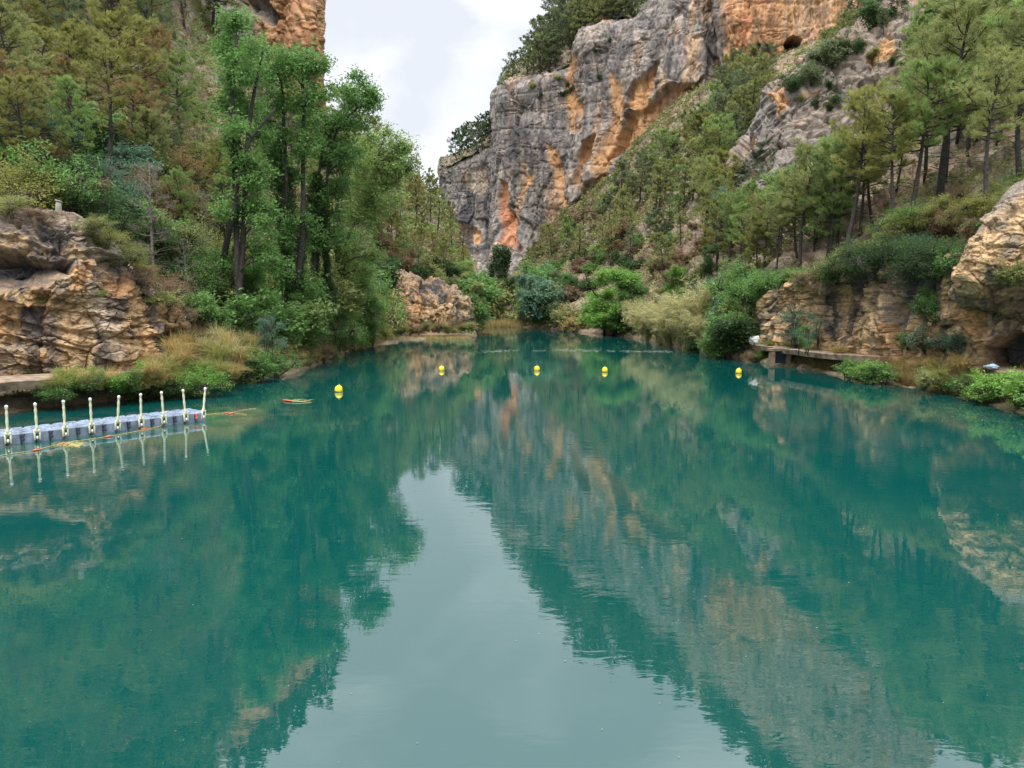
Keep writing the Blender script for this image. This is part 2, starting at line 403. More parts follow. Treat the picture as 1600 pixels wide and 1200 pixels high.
# ---- colours
def col_main(P, px, py, d, Nn):
    n = len(P); c = np.tile(C3('grey'), (n, 1))
    a = fbm(P*.05, 4, 1); b = fbm(P*np.array([.22, .22, .035]), 5, 2); e = fbm(P*np.array([.5, .5, .05]), 4, 3); g = fbm(P*.3, 5, 4)
    c = c*(1+.22*g)[:, None]
    c = mixc(c, 'pale', sstep(.0, .6, a+b*.8)*.7)
    c = mixc(c, 'orange', sstep(.28, .65, b+.35*a)*.55)
    c = mixc(c, 'dark', sstep(.12, .6, e+.3*fbm(P*.06, 3, 8))*.5)
    c = mixc(c, 'orange', sstep(1120, 1150, px+g*12+(py-60)*.1)*.95)
    c = mixc(c, 'grey', sstep(-20, -90, py)*.7)
    z = sstep(1125, 1160, px)*sstep(.1, .5, b)
    c = mixc(c, 'pale', z*.35); c = mixc(c, 'rust', sstep(1120, 1150, px)*sstep(.2, .6, -b)*.4)
    c = mixc(c, 'dark', sstep(.15, .5, fbm(P*np.array([1.1, 1.1, .06]), 3, 37))*.35); c = mixc(c, 'pale', sstep(.2, .55, fbm(P*np.array([1.3, 1.3, .07]), 3, 38))*.35)
    _, e1, r = facets(P*np.array([.12, .12, .2]), 33)
    c = c*(.84+.3*r)[:, None]
    k1 = np.abs(fbm(P*np.array([.05, .05, .16])+9, 4, 81)); k2 = np.abs(fbm(P*np.array([.10, .10, .03])+3, 4, 82)); k3 = np.abs(fbm(np.stack([P[:, 0]*.06+P[:, 2]*.05, P[:, 1]*.06, P[:, 2]*.11-P[:, 0]*.05], 1), 4, 83))
    for k, a_ in ((k1, .65), (k2, .5), (k3, .5)): c = mixc(c, 'blk', (1-sstep(.0, .035, k))*a_)
    c = c*(1+.35*fbm(P*np.array([1.5, 1.5, .5]), 3, 84))[:, None]
    return c
def col_rib(P, px, py, d, Nn):
    n = len(P); c = np.tile(C3('grey'), (n, 1)); g = fbm(P*.5, 5, 14); b = fbm(P*np.array([.6, .6, .09]), 4, 12)
    c = c*(1.05+.25*g)[:, None]; c = mixc(c, 'pale', sstep(.1, .6, fbm(P*.12, 4, 15))*.5)
    c = mixc(c, 'dark', sstep(.1, .5, b)*.6)
    c = mixc(c, 'orange', sstep(.35, .6, fbm(P*.2, 3, 19))*.45)
    c = mixc(c, 'brown', sstep(.35, .75, Nn[:, 2])*.5)
    return c
def col_hill(tint='soil', rocky=.5, green=.35, seed=0):
    def f(P, px, py, d, Nn):
        n = len(P); c = np.tile(C3(tint), (n, 1))
        g = fbm(P*.6, 5, seed+1); a = fbm(P*.1, 4, seed+2); r_ = fbm(P*.25, 4, seed+5)
        c = c*(1+.35*g)[:, None]
        c = mixc(c, 'pink', sstep(.0, .5, r_)*rocky); c = mixc(c, 'grey', sstep(.15, .5, fbm(P*.18, 4, seed+7))*rocky)
        c = mixc(c, 'moss', sstep(-.2, .4, a)*green); c = mixc(c, 'brown', sstep(.2, .6, -r_)*.6)
        c = mixc(c, 'wet', 1-sstep(.05, .5, P[:, 2]))
        return c
    return f
def col_near(seed=0, base='tan', darktop=None):
    def f(P, px, py, d, Nn):
        n = len(P); c = np.tile(C3(base), (n, 1))
        g = fbm(P*1.3, 5, seed+1); b = fbm(P*np.array([1.1, 1.1, .16]), 5, seed+2); a = fbm(P*.35, 4, seed+3)
        c = c*(1+.3*g)[:, None]
        c = mixc(c, 'pale', sstep(.1, .6, a)*.6); c = mixc(c, 'orange', sstep(.1, .6, -a+.3*g)*.4)
        c = mixc(c, 'dark', sstep(.15, .45, b)*.75)
        c = mixc(c, 'grey', sstep(.3, .6, fbm(P*.5, 4, seed+6))*.5)
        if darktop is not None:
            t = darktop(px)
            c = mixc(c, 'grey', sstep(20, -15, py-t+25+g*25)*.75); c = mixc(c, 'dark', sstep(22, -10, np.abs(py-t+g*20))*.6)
        c = mixc(c, 'brown', sstep(.55, .9, Nn[:, 2])*.6); c = mixc(c, 'wet', (1-sstep(.1, .5, P[:, 2]))*.8)
        return c
        k1 = np.abs(fbm(P*np.array([.35, .35, 1.3])+9, 4, seed+11)); k2 = np.abs(fbm(P*np.array([.9, .9, .5])+3, 4, seed+12))
        c = mixc(c, 'blk', (1-sstep(.0, .04, k1))*.6); c = mixc(c, 'blk', (1-sstep(.0, .03, k2))*.35)
    return f

# ---- left hill, from the shore up to its crest
sheet('left_hill', [
 (-900, [(1000, None), (900, 17), (700, 22), (500, 27), (200, 33), (-200, 50), (-500, 75), (-800, 100), (-900, 140)]),
 (-400, [(760, None), (690, 22), (600, 26), (420, 34), (250, 42), (50, 60), (-150, 85), (-350, 110), (-420, 140)]),
 (-100, [(662, None), (625, 28), (560, 33.5), (380, 36), (300, 42), (160, 60), (20, 85), (-170, 112), (-420, 150)]),
 (100, [(634, None), (600, 32), (545, 35.5), (420, 37), (330, 42), (200, 62), (60, 88), (-120, 115), (-400, 150)]),
 (220, [(622, None), (590, 34), (550, 37.5), (470, 40), (380, 47), (250, 66), (100, 92), (-75, 118), (-330, 150)]),
 (320, [(607, None), (570, 39), (540, 42), (490, 46), (420, 54), (300, 74), (175, 98), (85, 122), (30, 146)]),
 (400, [(592, None), (565, 44), (525, 48), (480, 56), (410, 68), (300, 88), (185, 112), (120, 130), (90, 147)]),
 (458, [(584, None), (558, 50), (530, 54), (490, 62), (430, 75), (330, 95), (220, 118), (165, 132), (145, 143)]),
 (540, [(551, None), (534, 76), (510, 79), (470, 85), (420, 92), (340, 106), (262, 122), (215, 135), (215, 165)]),
 (600, [(538, None), (520, 118), (500, 124), (455, 128), (410, 132), (350, 141), (290, 153), (245, 170), (255, 195)]),
 (640, [(533, None), (517, 125), (480, 129), (440, 132), (400, 137), (350, 148), (305, 170), (272, 195), (285, 220)]),
 (690, [(529, None), (513, 131), (480, 134), (445, 138), (410, 143), (375, 150), (350, 164), (325, 185), (335, 210)]),
 (722, [(529, None), (513, 132), (490, 135), (470, 138), (445, 142), (425, 148), (410, 155), (395, 166), (405, 180)]),
 (742, [(526, None), (515, 136), (508, 139), (500, 142), (492, 145), (485, 148), (480, 151), (475, 154), (480, 165)]),
 (748, [(521, None), (515, 150), (511, 152), (505, 154), (500, 156), (496, 158), (492, 160), (488, 162), (490, 170)]),
], 440, 330, hill_disp(.75, .33, 3), col_hill('soil', .6, .45, 20), M['earth'])
# ---- left rock outcrop beside the path
LD = cliff_disp(.38, .03, .5, .5, 70, 1.1, .15, .04, .28)
sheet('rock_outcrop', [
 (-420, [(690, 24.5), (610, 24), (540, 24.3), (470, 24.3), (400, 25), (340, 27.5), (330, 33)]),
 (-180, [(620, 28.3), (575, 28), (500, 28.3), (430, 28.3), (380, 29), (325, 31.5), (320, 36)]),
 (-20, [(592, 31.5), (550, 31.4), (480, 31.8), (420, 31.4), (375, 32.4), (325, 35), (322, 39)]),
 (60, [(590, 31.9), (545, 31.7), (480, 32.3), (425, 31.5), (375, 32.2), (332, 34.6), (330, 39)]),
 (120, [(588, 32.4), (545, 32.2), (485, 32.8), (430, 32.4), (380, 33.2), (340, 35.4), (338, 40)]),
 (175, [(586, 33.5), (545, 33.3), (500, 33.8), (455, 34.0), (415, 34.8), (380, 36.6), (378, 41)]),
 (225, [(580, 35.3), (550, 35.2), (520, 35.6), (495, 36), (470, 36.6), (446, 38), (444, 42)]),
 (270, [(572, 37.2), (552, 37.2), (535, 37.4), (518, 37.8), (505, 38.2), (490, 39.2), (490, 43)]),
 (292, [(568, 39.5), (555, 40), (545, 40), (535, 40.5), (525, 41), (515, 42), (515, 45)]),
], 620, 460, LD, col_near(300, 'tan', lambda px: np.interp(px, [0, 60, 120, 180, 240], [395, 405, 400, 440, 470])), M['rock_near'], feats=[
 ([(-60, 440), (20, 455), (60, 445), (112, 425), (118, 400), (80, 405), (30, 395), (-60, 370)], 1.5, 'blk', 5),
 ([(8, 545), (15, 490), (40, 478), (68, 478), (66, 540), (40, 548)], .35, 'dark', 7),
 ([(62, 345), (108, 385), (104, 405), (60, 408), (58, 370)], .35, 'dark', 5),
 ([(108, 420), (148, 400), (150, 420), (138, 455), (118, 462)], .1, 'orange', 6),
 ([(165, 440), (200, 432), (205, 465), (170, 470)], .1, 'orange', 6),
 ([(35, 455), (80, 445), (85, 470), (40, 475)], .0, 'orange', 8),
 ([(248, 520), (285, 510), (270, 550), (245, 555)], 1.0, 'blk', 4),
])
# ---- low rock wall across the water, left bank
sheet('rock_bluff', [
 (600, [(505, 117.5), (470, 118.0), (440, 119.0), (425, 121.0), (420, 125.0)]),
 (630, [(522, 121.0), (490, 121.0), (455, 122.0), (435, 124.0), (430, 128.0)]),
 (660, [(520, 123.5), (490, 123.3), (465, 123.5), (445, 125.0), (440, 130.0)]),
 (690, [(519, 125.0), (490, 125.0), (465, 125.2), (448, 127.0), (443, 132.0)]),
 (712, [(519, 126.5), (495, 126.5), (472, 127.0), (458, 129.0), (455, 134.0)]),
 (732, [(518, 129.0), (500, 129.0), (485, 130.0), (475, 132.0), (473, 137.0)]),
 (740, [(516, 137.0), (505, 137.0), (495, 138.0), (488, 140.0), (486, 144.0)]),
], 260, 180, cliff_disp(.7, .25, .25, .30, 110), col_near(330, 'tan'), M['rock_mid'], feats=[
 ([(655, 445), (700, 445), (702, 470), (690, 482), (668, 478), (660, 495), (655, 470)], .5, 'dark', 3),
 ([(668, 482), (692, 484), (695, 510), (664, 512)], 0, 'tan', 4), ([(640, 490), (655, 475), (660, 492), (645, 512), (636, 512)], 0, 'orange', 3)])
# ---- high cliff over the left hill
sheet('left_cliff', [
 (120, [(300, 150), (150, 152), (0, 155), (-120, 160), (-340, 172), (-350, 200)]),
 (300, [(260, 150), (150, 151), (20, 153), (-80, 158), (-255, 168), (-262, 200)]),
 (345, [(250, 150), (150, 150), (40, 151), (-50, 155), (-215, 164), (-222, 200)]),
 (372, [(240, 148), (140, 148), (60, 149), (-20, 152), (-180, 160), (-186, 195)]),
 (420, [(235, 147), (130, 147), (60, 147), (-30, 148), (-125, 153), (-130, 190)]),
 (452, [(235, 145), (140, 145), (60, 145), (-20, 145), (-65, 150), (-70, 190)]),
 (488, [(235, 146), (150, 146), (60, 145), (20, 146), (-12, 150), (-16, 190)]),
 (494, [(240, 170), (150, 172), (60, 174), (20, 176), (-8, 180), (-12, 210)]),
], 270, 300, cliff_disp(1.1, 1.2, .7, .13, 130, .5), lambda P, px, py, d, Nn: mixc(mixc(col_main(P, 900+px*0, py*0+200, d, Nn), 'orange', sstep(392, 415, px-(py-40)*.35+fbm(P*.15, 3, 5)*14)*.75), 'rust', sstep(420, 450, px)*sstep(.1, .5, fbm(P*.12, 4, 6))*.5), M['rock_far'], feats=[
 ([(385, 0), (410, -5), (440, 25), (436, 40), (415, 35), (395, 18)], 2, 'grey', 4), ([(500, 30), (516, 30), (516, 60), (503, 55)], 2, 'rust', 3)])
# ---- the great cliff of the right side, its lower far buttress, the plateau above
MF = [
 ([(1030, 88), (1022, 130), (1005, 160), (985, 170), (970, 167), (985, 140), (1008, 112)], 3.0, 'orange', 2.5),
 ([(972, 180), (1010, 155), (1047, 134), (1083, 136), (1099, 118), (1094, 155), (1060, 185), (1035, 192), (1003, 213), (968, 242), (950, 262)], 4.5, 'orange', 2.5),
 ([(950, 118), (975, 125), (972, 180), (970, 235), (957, 280), (935, 305), (933, 250), (946, 190)], .8, 'orange', 6),
 ([(929, 212), (922, 250), (905, 285), (891, 288), (900, 255), (912, 228)], 3.0, 'orange', 2.5),
 ([(880, 335), (893, 318), (925, 290), (955, 275), (985, 285), (960, 300), (930, 320), (910, 350)], 2.2, 'orange', 3),
 ([(888, 82), (902, 85), (900, 140), (915, 178), (905, 208), (889, 202), (884, 150)], 1.0, 'orange', 5),
 ([(852, 225), (866, 230), (876, 290), (890, 340), (878, 342), (862, 280)], .8, 'orange', 4),
 ([(777, 282), (791, 282), (803, 340), (818, 395), (790, 400), (781, 340)], 2.2, 'rust', 3),
 ([(815, 270), (828, 270), (820, 320), (812, 330)], .3, 'orange', 4),
 ([(800, 190), (850, 190), (850, 240), (815, 250), (798, 240)], 0, 'dark', 9),
 ([(1040, 100), (1060, 20), (1075, 30), (1062, 110), (1045, 128)], 0, 'dark', 6),
 ([(1098, 20), (1115, 10), (1122, 60), (1118, 130), (1098, 160), (1104, 90)], 1.5, 'dark', 4),
 ([(985, 150), (1000, 100), (1030, 90), (1010, 110), (985, 140)], 0, 'dark', 4),
 ([(905, 290), (930, 270), (938, 280), (905, 318), (893, 317)], -1.2, 'dark', 3),
 ([(1040, 185), (1070, 178), (1060, 205), (1035, 215)], 0, 'dark', 4),
 ([(1163, 30), (1180, 0), (1200, 0), (1160, 80)], 0, 'rust', 8),
 ([(1228, 74), (1233, 62), (1243, 57), (1253, 60), (1252, 76), (1243, 82), (1231, 80)], 10, 'blk', 2),
]
MAIN = [
 (782, [(500, 330), (430, 330), (330, 330), (240, 330), (190, 332), (150, 335), (146, 345)]),
 (776, [(490, 238), (430, 238), (330, 239), (240, 240), (190, 241), (147, 243), (142, 262)]),
 (800, [(490, 234), (430, 233), (330, 234), (240, 235), (180, 237), (133, 240), (127, 260)]),
 (850, [(480, 228), (410, 226), (320, 227), (230, 229), (170, 232), (114, 236), (108, 258)]),
 (885, [(470, 224), (400, 221), (310, 222), (220, 224), (160, 227), (104, 232), (98, 254)]),
 (905, [(460, 222), (390, 218), (300, 219), (210, 221), (130, 224), (58, 230), (50, 252)]),
 (950, [(450, 217), (370, 212), (280, 213), (190, 214), (110, 218), (38, 226), (30, 250)]),
 (1000, [(430, 213), (340, 207), (250, 207), (170, 208), (95, 213), (24, 222), (16, 246)]),
 (1060, [(400, 209), (300, 202), (220, 202), (140, 204), (60, 209), (-12, 218), (-22, 244)]),
 (1120, [(380, 208), (270, 204), (180, 205), (90, 207), (10, 210), (-60, 216), (-75, 244)]),
 (1140, [(380, 204), (260, 201), (170, 202), (70, 203), (-10, 206), (-90, 214), (-105, 244)]),
 (1240, [(350, 200), (220, 199), (140, 199), (60, 200), (-60, 202), (-225, 212), (-245, 244)]),
 (1360, [(300, 196), (180, 196), (90, 196), (0, 197), (-120, 200), (-300, 212), (-320, 244)]),
 (1550, [(250, 192), (130, 192), (40, 192), (-50, 193), (-200, 196), (-440, 210), (-460, 244)]),
]
sheet('cliff', MAIN, 820, 600, cliff_disp(1.0, 1.3, 2.0, .11, 5, .35), col_main, M['rock_far'], feats=MF)
sheet('far_buttress', [
 (697, [(500, 290), (430, 290), (380, 290), (330, 290), (285, 290), (283, 310)]),
 (693, [(500, 255), (430, 255), (370, 256), (310, 258), (262, 262), (258, 285)]),
 (715, [(500, 252), (430, 252), (360, 253), (300, 256), (252, 260), (248, 283)]),
 (745, [(500, 250), (430, 250), (360, 251), (290, 254), (238, 258), (233, 281)]),
 (772, [(500, 248), (430, 248), (350, 249), (280, 252), (224, 256), (219, 279)]),
 (800, [(500, 252), (430, 254), (350, 255), (280, 258), (215, 262), (208, 285)]),
], 300, 560, cliff_disp(1.0, 1.3, 1.6, .11, 160, .5), lambda P, px, py, d, Nn: col_main(P, px, py, d, Nn), M['rock_far'], feats=[
 ([(735, 270), (762, 258), (766, 290), (750, 305), (738, 300)], .8, 'pale', 4), ([(706, 347), (735, 352), (752, 362), (745, 378), (712, 376)], 2, 'orange', 3),
 ([(730, 300), (766, 295), (768, 400), (720, 410), (715, 380)], 0, 'dark', 9)])
sheet('plateau', [
 (690, [(262, 259), (255, 272), (250, 290), (260, 330)]), (735, [(242, 256), (235, 268), (230, 290), (240, 330)]),
 (768, [(226, 255), (216, 268), (205, 290), (215, 330)]), (790, [(140, 242), (128, 252), (110, 270), (115, 310)]),
 (850, [(114, 237), (100, 247), (72, 268), (70, 310)]), (890, [(98, 233), (70, 246), (20, 268), (10, 310)]),
 (930, [(42, 229), (20, 242), (-30, 265), (-50, 310)]), (1000, [(26, 223), (5, 238), (-50, 262), (-80, 310)]),
 (1080, [(-30, 217), (-50, 235), (-100, 260), (-140, 310)]), (1250, [(-228, 212), (-245, 230), (-270, 260), (-300, 310)]),
 (1550, [(-440, 210), (-455, 230), (-470, 260), (-490, 310)])], 260, 80, hill_disp(.9, .2, 44), col_hill('soil', .6, .6, 50), M['earth'])
# ---- right hill
sheet('right_hill', [
 (745, [(509, None), (505, 238), (500, 240), (494, 243), (488, 245), (482, 247), (476, 249), (470, 251), (468, 254)]),
 (790, [(510, None), (505, 228), (495, 231), (480, 234), (468, 236), (456, 238), (444, 240), (432, 242), (425, 246)]),
 (840, [(513, None), (505, 197), (482, 203), (455, 211), (430, 218), (412, 223), (392, 227), (375, 230), (370, 236)]),
 (880, [(517, None), (508, 167), (480, 175), (450, 184), (420, 193), (390, 203), (362, 212), (335, 220), (330, 228)]),
 (930, [(521, None), (510, 150), (480, 158), (440, 168), (400, 179), (365, 190), (330, 201), (300, 212), (295, 220)]),
 (1000, [(530, None), (518, 116), (490, 122), (440, 135), (390, 150), (340, 167), (280, 186), (222, 204), (215, 215)]),
 (1070, [(546, None), (530, 81), (500, 90), (440, 106), (380, 125), (310, 148), (230, 174), (155, 200), (148, 215)]),
 (1140, [(560, None), (541, 63), (500, 72), (440, 86), (380, 102), (295, 130), (200, 166), (118, 199), (112, 215)]),
 (1200, [(568, None), (551, 58.5), (475, 63), (445, 68), (390, 80), (320, 98), (195, 150), (98, 194), (92, 210)]),
 (1300, [(584, None), (566, 50.5), (436, 53.5), (405, 57), (350, 66), (280, 84), (140, 140), (58, 190), (50, 205)]),
 (1400, [(603, None), (582, 44), (402, 47.5), (365, 51), (320, 60), (240, 76), (110, 125), (-20, 180), (-40, 210)]),
 (1500, [(622, None), (600, 38.5), (394, 42), (350, 46), (300, 55), (205, 72), (70, 108), (-90, 160), (-120, 190)]),
 (1600, [(641, None), (622, 34), (345, 39), (300, 43), (240, 52), (140, 70), (10, 100), (-160, 140), (-200, 170)]),
 (1900, [(720, None), (650, 25.5), (320, 33), (260, 38), (200, 46), (80, 62), (-60, 88), (-300, 125), (-360, 150)]),
 (2500, [(900, None), (800, 18.5), (300, 26), (220, 32), (120, 40), (0, 55), (-150, 75), (-500, 110), (-600, 140)]),
], 500, 360, hill_disp(.8, .3, 13), col_hill('soil', .55, .4, 30), M['earth'])
# ---- grey rock rib in the middle of the right hill
sheet('rock_rib', [
 (1172, [(290, 135), (282, 135), (276, 136), (270, 137), (268, 145)]),
 (1152, [(288, 108), (279, 109), (270, 110), (262, 111), (260, 122)]),
 (1182, [(310, 104), (280, 106), (250, 109), (225, 112), (220, 126)]),
 (1212, [(320, 101), (270, 104), (205, 110), (152, 115), (143, 130)]),
 (1240, [(320, 99), (250, 103), (185, 109), (128, 115), (118, 132)]),
 (1300, [(320, 96), (230, 101), (155, 108), (86, 116), (76, 135)]),
 (1360, [(310, 93), (200, 100), (125, 108), (48, 116), (38, 136)]),
 (1420, [(300, 91), (190, 97), (105, 106), (4, 116), (-8, 138)]),
 (1480, [(290, 89), (170, 95), (75, 104), (-35, 115), (-50, 140)]),
 (1560, [(270, 87), (150, 93), (45, 102), (-75, 114), (-95, 140)]),
 (1700, [(220, 84), (100, 90), (0, 99), (-130, 112), (-150, 140)]),
], 520, 330, cliff_disp(1.0, .6, 1.0, .17, 210), col_rib, M['rock_mid'], feats=[
 ([(1300, 165), (1325, 130), (1360, 128), (1350, 165), (1318, 175)], .5, 'dark', 6), ([(1350, 95), (1395, 60), (1400, 90), (1385, 105)], .4, 'orange', 6),
 ([(1213, 150), (1228, 145), (1232, 180), (1215, 188)], 0, 'orange', 5), ([(1450, -10), (1462, -10), (1464, 30), (1452, 30)], 0, 'dark', 5), ([(1480, 5), (1495, 0), (1500, 38), (1486, 40)], 0, 'rust', 4)])
# ---- ochre rock wall behind the right path
RD = cliff_disp(.45, .35, .55, .42, 240, .6, .2, .05, .12)
sheet('rock_wall', [
 (1168, [(546, 66), (530, 66), (510, 66), (495, 67), (490, 70)]),
 (1190, [(548, 60.5), (522, 60.7), (495, 61), (472, 61.6), (470, 65)]),
 (1230, [(553, 56), (512, 56.3), (472, 57), (442, 58), (440, 62)]),
 (1290, [(560, 50.5), (510, 50.7), (465, 51), (428, 52), (424, 56)]),
 (1350, [(567, 45.8), (505, 46), (452, 46.3), (408, 47.5), (402, 51)]),
 (1420, [(576, 41.6), (515, 41.7), (460, 42), (400, 43.2), (394, 47)]),
 (1490, [(588, 38), (525, 38), (460, 38.3), (400, 39.5), (394, 43)]),
 (1560, [(600, 35), (535, 35), (470, 35.2), (400, 36.5), (392, 40)]),
 (1700, [(625, 30.5), (555, 30.5), (480, 30.6), (380, 31.5), (370, 35)]),
 (1950, [(690, 24.5), (600, 24.5), (480, 24.6), (340, 25.5), (330, 30)]),
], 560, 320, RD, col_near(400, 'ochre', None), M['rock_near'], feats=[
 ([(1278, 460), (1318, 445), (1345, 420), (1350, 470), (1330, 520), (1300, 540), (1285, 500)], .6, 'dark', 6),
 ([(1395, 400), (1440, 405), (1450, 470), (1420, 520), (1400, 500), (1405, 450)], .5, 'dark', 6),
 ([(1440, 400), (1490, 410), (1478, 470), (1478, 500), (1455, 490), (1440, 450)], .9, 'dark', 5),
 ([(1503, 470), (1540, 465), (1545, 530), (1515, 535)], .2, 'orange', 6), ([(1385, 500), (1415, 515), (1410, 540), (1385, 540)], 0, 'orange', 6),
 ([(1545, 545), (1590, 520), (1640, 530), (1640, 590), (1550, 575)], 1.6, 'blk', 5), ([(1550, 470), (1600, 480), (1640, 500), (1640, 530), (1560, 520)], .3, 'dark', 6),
 ([(1262, 440), (1285, 445), (1282, 495), (1266, 492)], 0, 'tan', 5)])
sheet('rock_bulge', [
 (1510, [(470, 39), (462, 37.2), (450, 36.8), (438, 36.8), (428, 37.5), (425, 41)]),
 (1496, [(458, 37), (452, 35.2), (444, 34.7), (436, 34.7), (428, 35.6), (424, 39)]),
 (1515, [(476, 37), (464, 34.7), (445, 33.4), (415, 33.4), (388, 35.2), (380, 39)]),
 (1545, [(490, 37), (474, 34.3), (440, 32.8), (390, 33), (347, 35.2), (338, 39)]),
 (1575, [(510, 37), (490, 34), (440, 32.3), (370, 32.4), (308, 35.2), (298, 39)]),
 (1610, [(525, 37), (505, 33.6), (440, 31.8), (350, 32), (284, 35.2), (274, 39)]),
 (1680, [(540, 36), (515, 32.4), (440, 30.4), (340, 30.6), (270, 34), (260, 38)]),
 (1800, [(560, 34), (520, 30.8), (440, 28.8), (340, 29), (270, 32), (260, 37)]),
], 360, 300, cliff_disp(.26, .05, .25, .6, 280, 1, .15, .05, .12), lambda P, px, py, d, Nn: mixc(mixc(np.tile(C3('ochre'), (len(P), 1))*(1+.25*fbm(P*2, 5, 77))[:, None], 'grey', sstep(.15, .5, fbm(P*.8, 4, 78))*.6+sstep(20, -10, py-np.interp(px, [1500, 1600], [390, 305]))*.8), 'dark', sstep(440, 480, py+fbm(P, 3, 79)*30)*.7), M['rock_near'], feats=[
 ([(1540, 415), (1560, 425), (1560, 437), (1535, 440), (1528, 430)], .05, 'dark', 9)])

# ---- water
def build_water():
    m, nt, N, L, b = mat_new('green_water')
    b.inputs['Roughness'].default_value = .0; b.inputs['IOR'].default_value = 2.7
    tc = N.new('ShaderNodeTexCoord')
    n0 = N.new('ShaderNodeTexNoise'); n0.inputs['Scale'].default_value = .05; n0.inputs['Detail'].default_value = 3; L.new(tc.outputs['Object'], n0.inputs[0])
    c0 = N.new('ShaderNodeMix'); c0.data_type = 'RGBA'; c0.inputs['A'].default_value = (.001, .045, .040, 1); c0.inputs['B'].default_value = (.002, .062, .054, 1)
    L.new(n0.outputs[0], c0.inputs['Factor'])
    at_ = N.new('ShaderNodeAttribute'); at_.attribute_name = 'col'; s = N.new('ShaderNodeSeparateColor'); L.new(at_.outputs['Color'], s.inputs[0])
    nb = N.new('ShaderNodeTexNoise'); nb.inputs['Scale'].default_value = .8; nb.inputs['Detail'].default_value = 7; nb.inputs['Distortion'].default_value = .6; L.new(tc.outputs['Object'], nb.inputs[0])
    rb = N.new('ShaderNodeMapRange'); rb.inputs['From Min'].default_value = .42; rb.inputs['From Max'].default_value = .62; L.new(nb.outputs[0], rb.inputs[0])
    mm = N.new('ShaderNodeMath'); mm.operation = 'MULTIPLY'; L.new(rb.outputs[0], mm.inputs[0]); L.new(s.outputs[0], mm.inputs[1])
    c1 = N.new('ShaderNodeMix'); c1.data_type = 'RGBA'; c1.inputs['B'].default_value = (.10, .105, .055, 1)
    L.new(mm.outputs[0], c1.inputs['Factor']); L.new(c0.outputs['Result'], c1.inputs['A']); L.new(c1.outputs['Result'], b.inputs['Base Color'])
    # ripples, longer across the view than along it
    mp = N.new('ShaderNodeMapping'); mp.inputs['Scale'].default_value = (.55, 1.3, 1); L.new(tc.outputs['Object'], mp.inputs[0])
    n1 = N.new('ShaderNodeTexNoise'); n1.inputs['Scale'].default_value = 3.3; n1.inputs['Detail'].default_value = 3; n1.inputs['Roughness'].default_value = .5; n1.inputs['Distortion'].default_value = .5
    L.new(mp.outputs[0], n1.inputs[0])
    n2 = N.new('ShaderNodeTexNoise'); n2.inputs['Scale'].default_value = .11; n2.inputs['Detail'].default_value = 2; L.new(tc.outputs['Object'], n2.inputs[0])
    r2 = N.new('ShaderNodeMapRange'); r2.inputs['From Min'].default_value = .35; r2.inputs['From Max'].default_value = .7; r2.inputs['To Min'].default_value = .15; L.new(n2.outputs[0], r2.inputs[0])
    mu = N.new('ShaderNodeMath'); mu.operation = 'MULTIPLY'; L.new(n1.outputs[0], mu.inputs[0]); L.new(r2.outputs[0], mu.inputs[1])
    bp = N.new('ShaderNodeBump'); bp.inputs['Strength'].default_value = 1; bp.inputs['Distance'].default_value = .0031
    L.new(mu.outputs[0], bp.inputs['Height']); L.new(bp.outputs[0], b.inputs['Normal'])
    xs = np.concatenate([np.linspace(-160, -40, 20), np.linspace(-39, 60, 199), np.linspace(62, 200, 20)]); ys = np.concatenate([np.linspace(-40, 80, 241), np.linspace(82, 330, 60)])
    X, Y = np.meshgrid(xs, ys, indexing='ij'); P = np.stack([X.ravel(), Y.ravel(), np.zeros(X.size)], 1)
    # shallow: the bed shows close to the left bank round the dock
    a = wat(-60, 690); c = wat(330, 650)
    t = np.clip(((P-a)@(c-a))/((c-a)@(c-a)), -2, 1.0); dd = np.linalg.norm(P-(a+t[:, None]*(c-a)), axis=1)
    sh = sstep(5.5, 1.0, dd)
    pr = wat(1500, 645); sh2 = sstep(6, 1, np.linalg.norm(P-pr, axis=1))*.3
    col = np.zeros((len(P), 3)); col[:, 0] = np.maximum(sh*.75, sh2)
    me = mk_mesh('water', P, grid_faces(len(xs), len(ys)), mats=[m], col=col, smooth=True)
    o = link('water', me); o['kind'] = 'structure'
build_water()
# ---- paths (concrete ledges along both shores)
M['concrete'] = mat_simple('weathered_concrete', (.24, .175, .12), .95, .5, 2.2, 1.0)
def ribbon(name, pts, width, thick, mat, inner=1):
    """pts: outer edge of the top, world; extends away from the water"""
    pts = np.array(pts); n = 60; t = np.linspace(0, len(pts)-1, len(pts)); T = np.linspace(0, len(pts)-1, n)
    E = hermite(pts, t, T); E[:, 2] += fbm(E*.8, 3, 5)*.03; E[:, :2] += (fbm(E*.9, 3, 7)*.07)[:, None]
    d = np.gradient(E, axis=0); d[:, 2] = 0; d /= np.linalg.norm(d, axis=1)[:, None]; nrm = np.stack([-d[:, 1], d[:, 0], d[:, 0]*0], 1)*inner
    ring = [E-[0, 0, thick]+nrm*.08, E-[0, 0, .05]-nrm*0, E+nrm*.05, E+nrm*width]
    V = np.stack(ring, 1).reshape(-1, 3)
    me = mk_mesh(name, V, grid_faces(n, 4), mats=[mat]); o = link(name, me); o['kind'] = 'structure'; return o
def atz(px, py, z):
    return wat(px, py, z)
ribbon('path', [atz(-300, 640, 1.45), atz(-100, 611, 1.45), atz(0, 597, 1.42), atz(77, 592, 1.4), atz(160, 587, 1.38), atz(240, 581, 1.35), atz(330, 570, 1.3)], 3.0, .42, M['concrete'], 1)
ribbon('path', [atz(1157, 535, 1.4), atz(1200, 541, 1.4), atz(1290, 551.5, 1.4), atz(1410, 559, 1.4), atz(1500, 570, 1.4), atz(1600, 587, 1.4), atz(1800, 620, 1.4)], 2.0, .4, M['concrete'], 1)
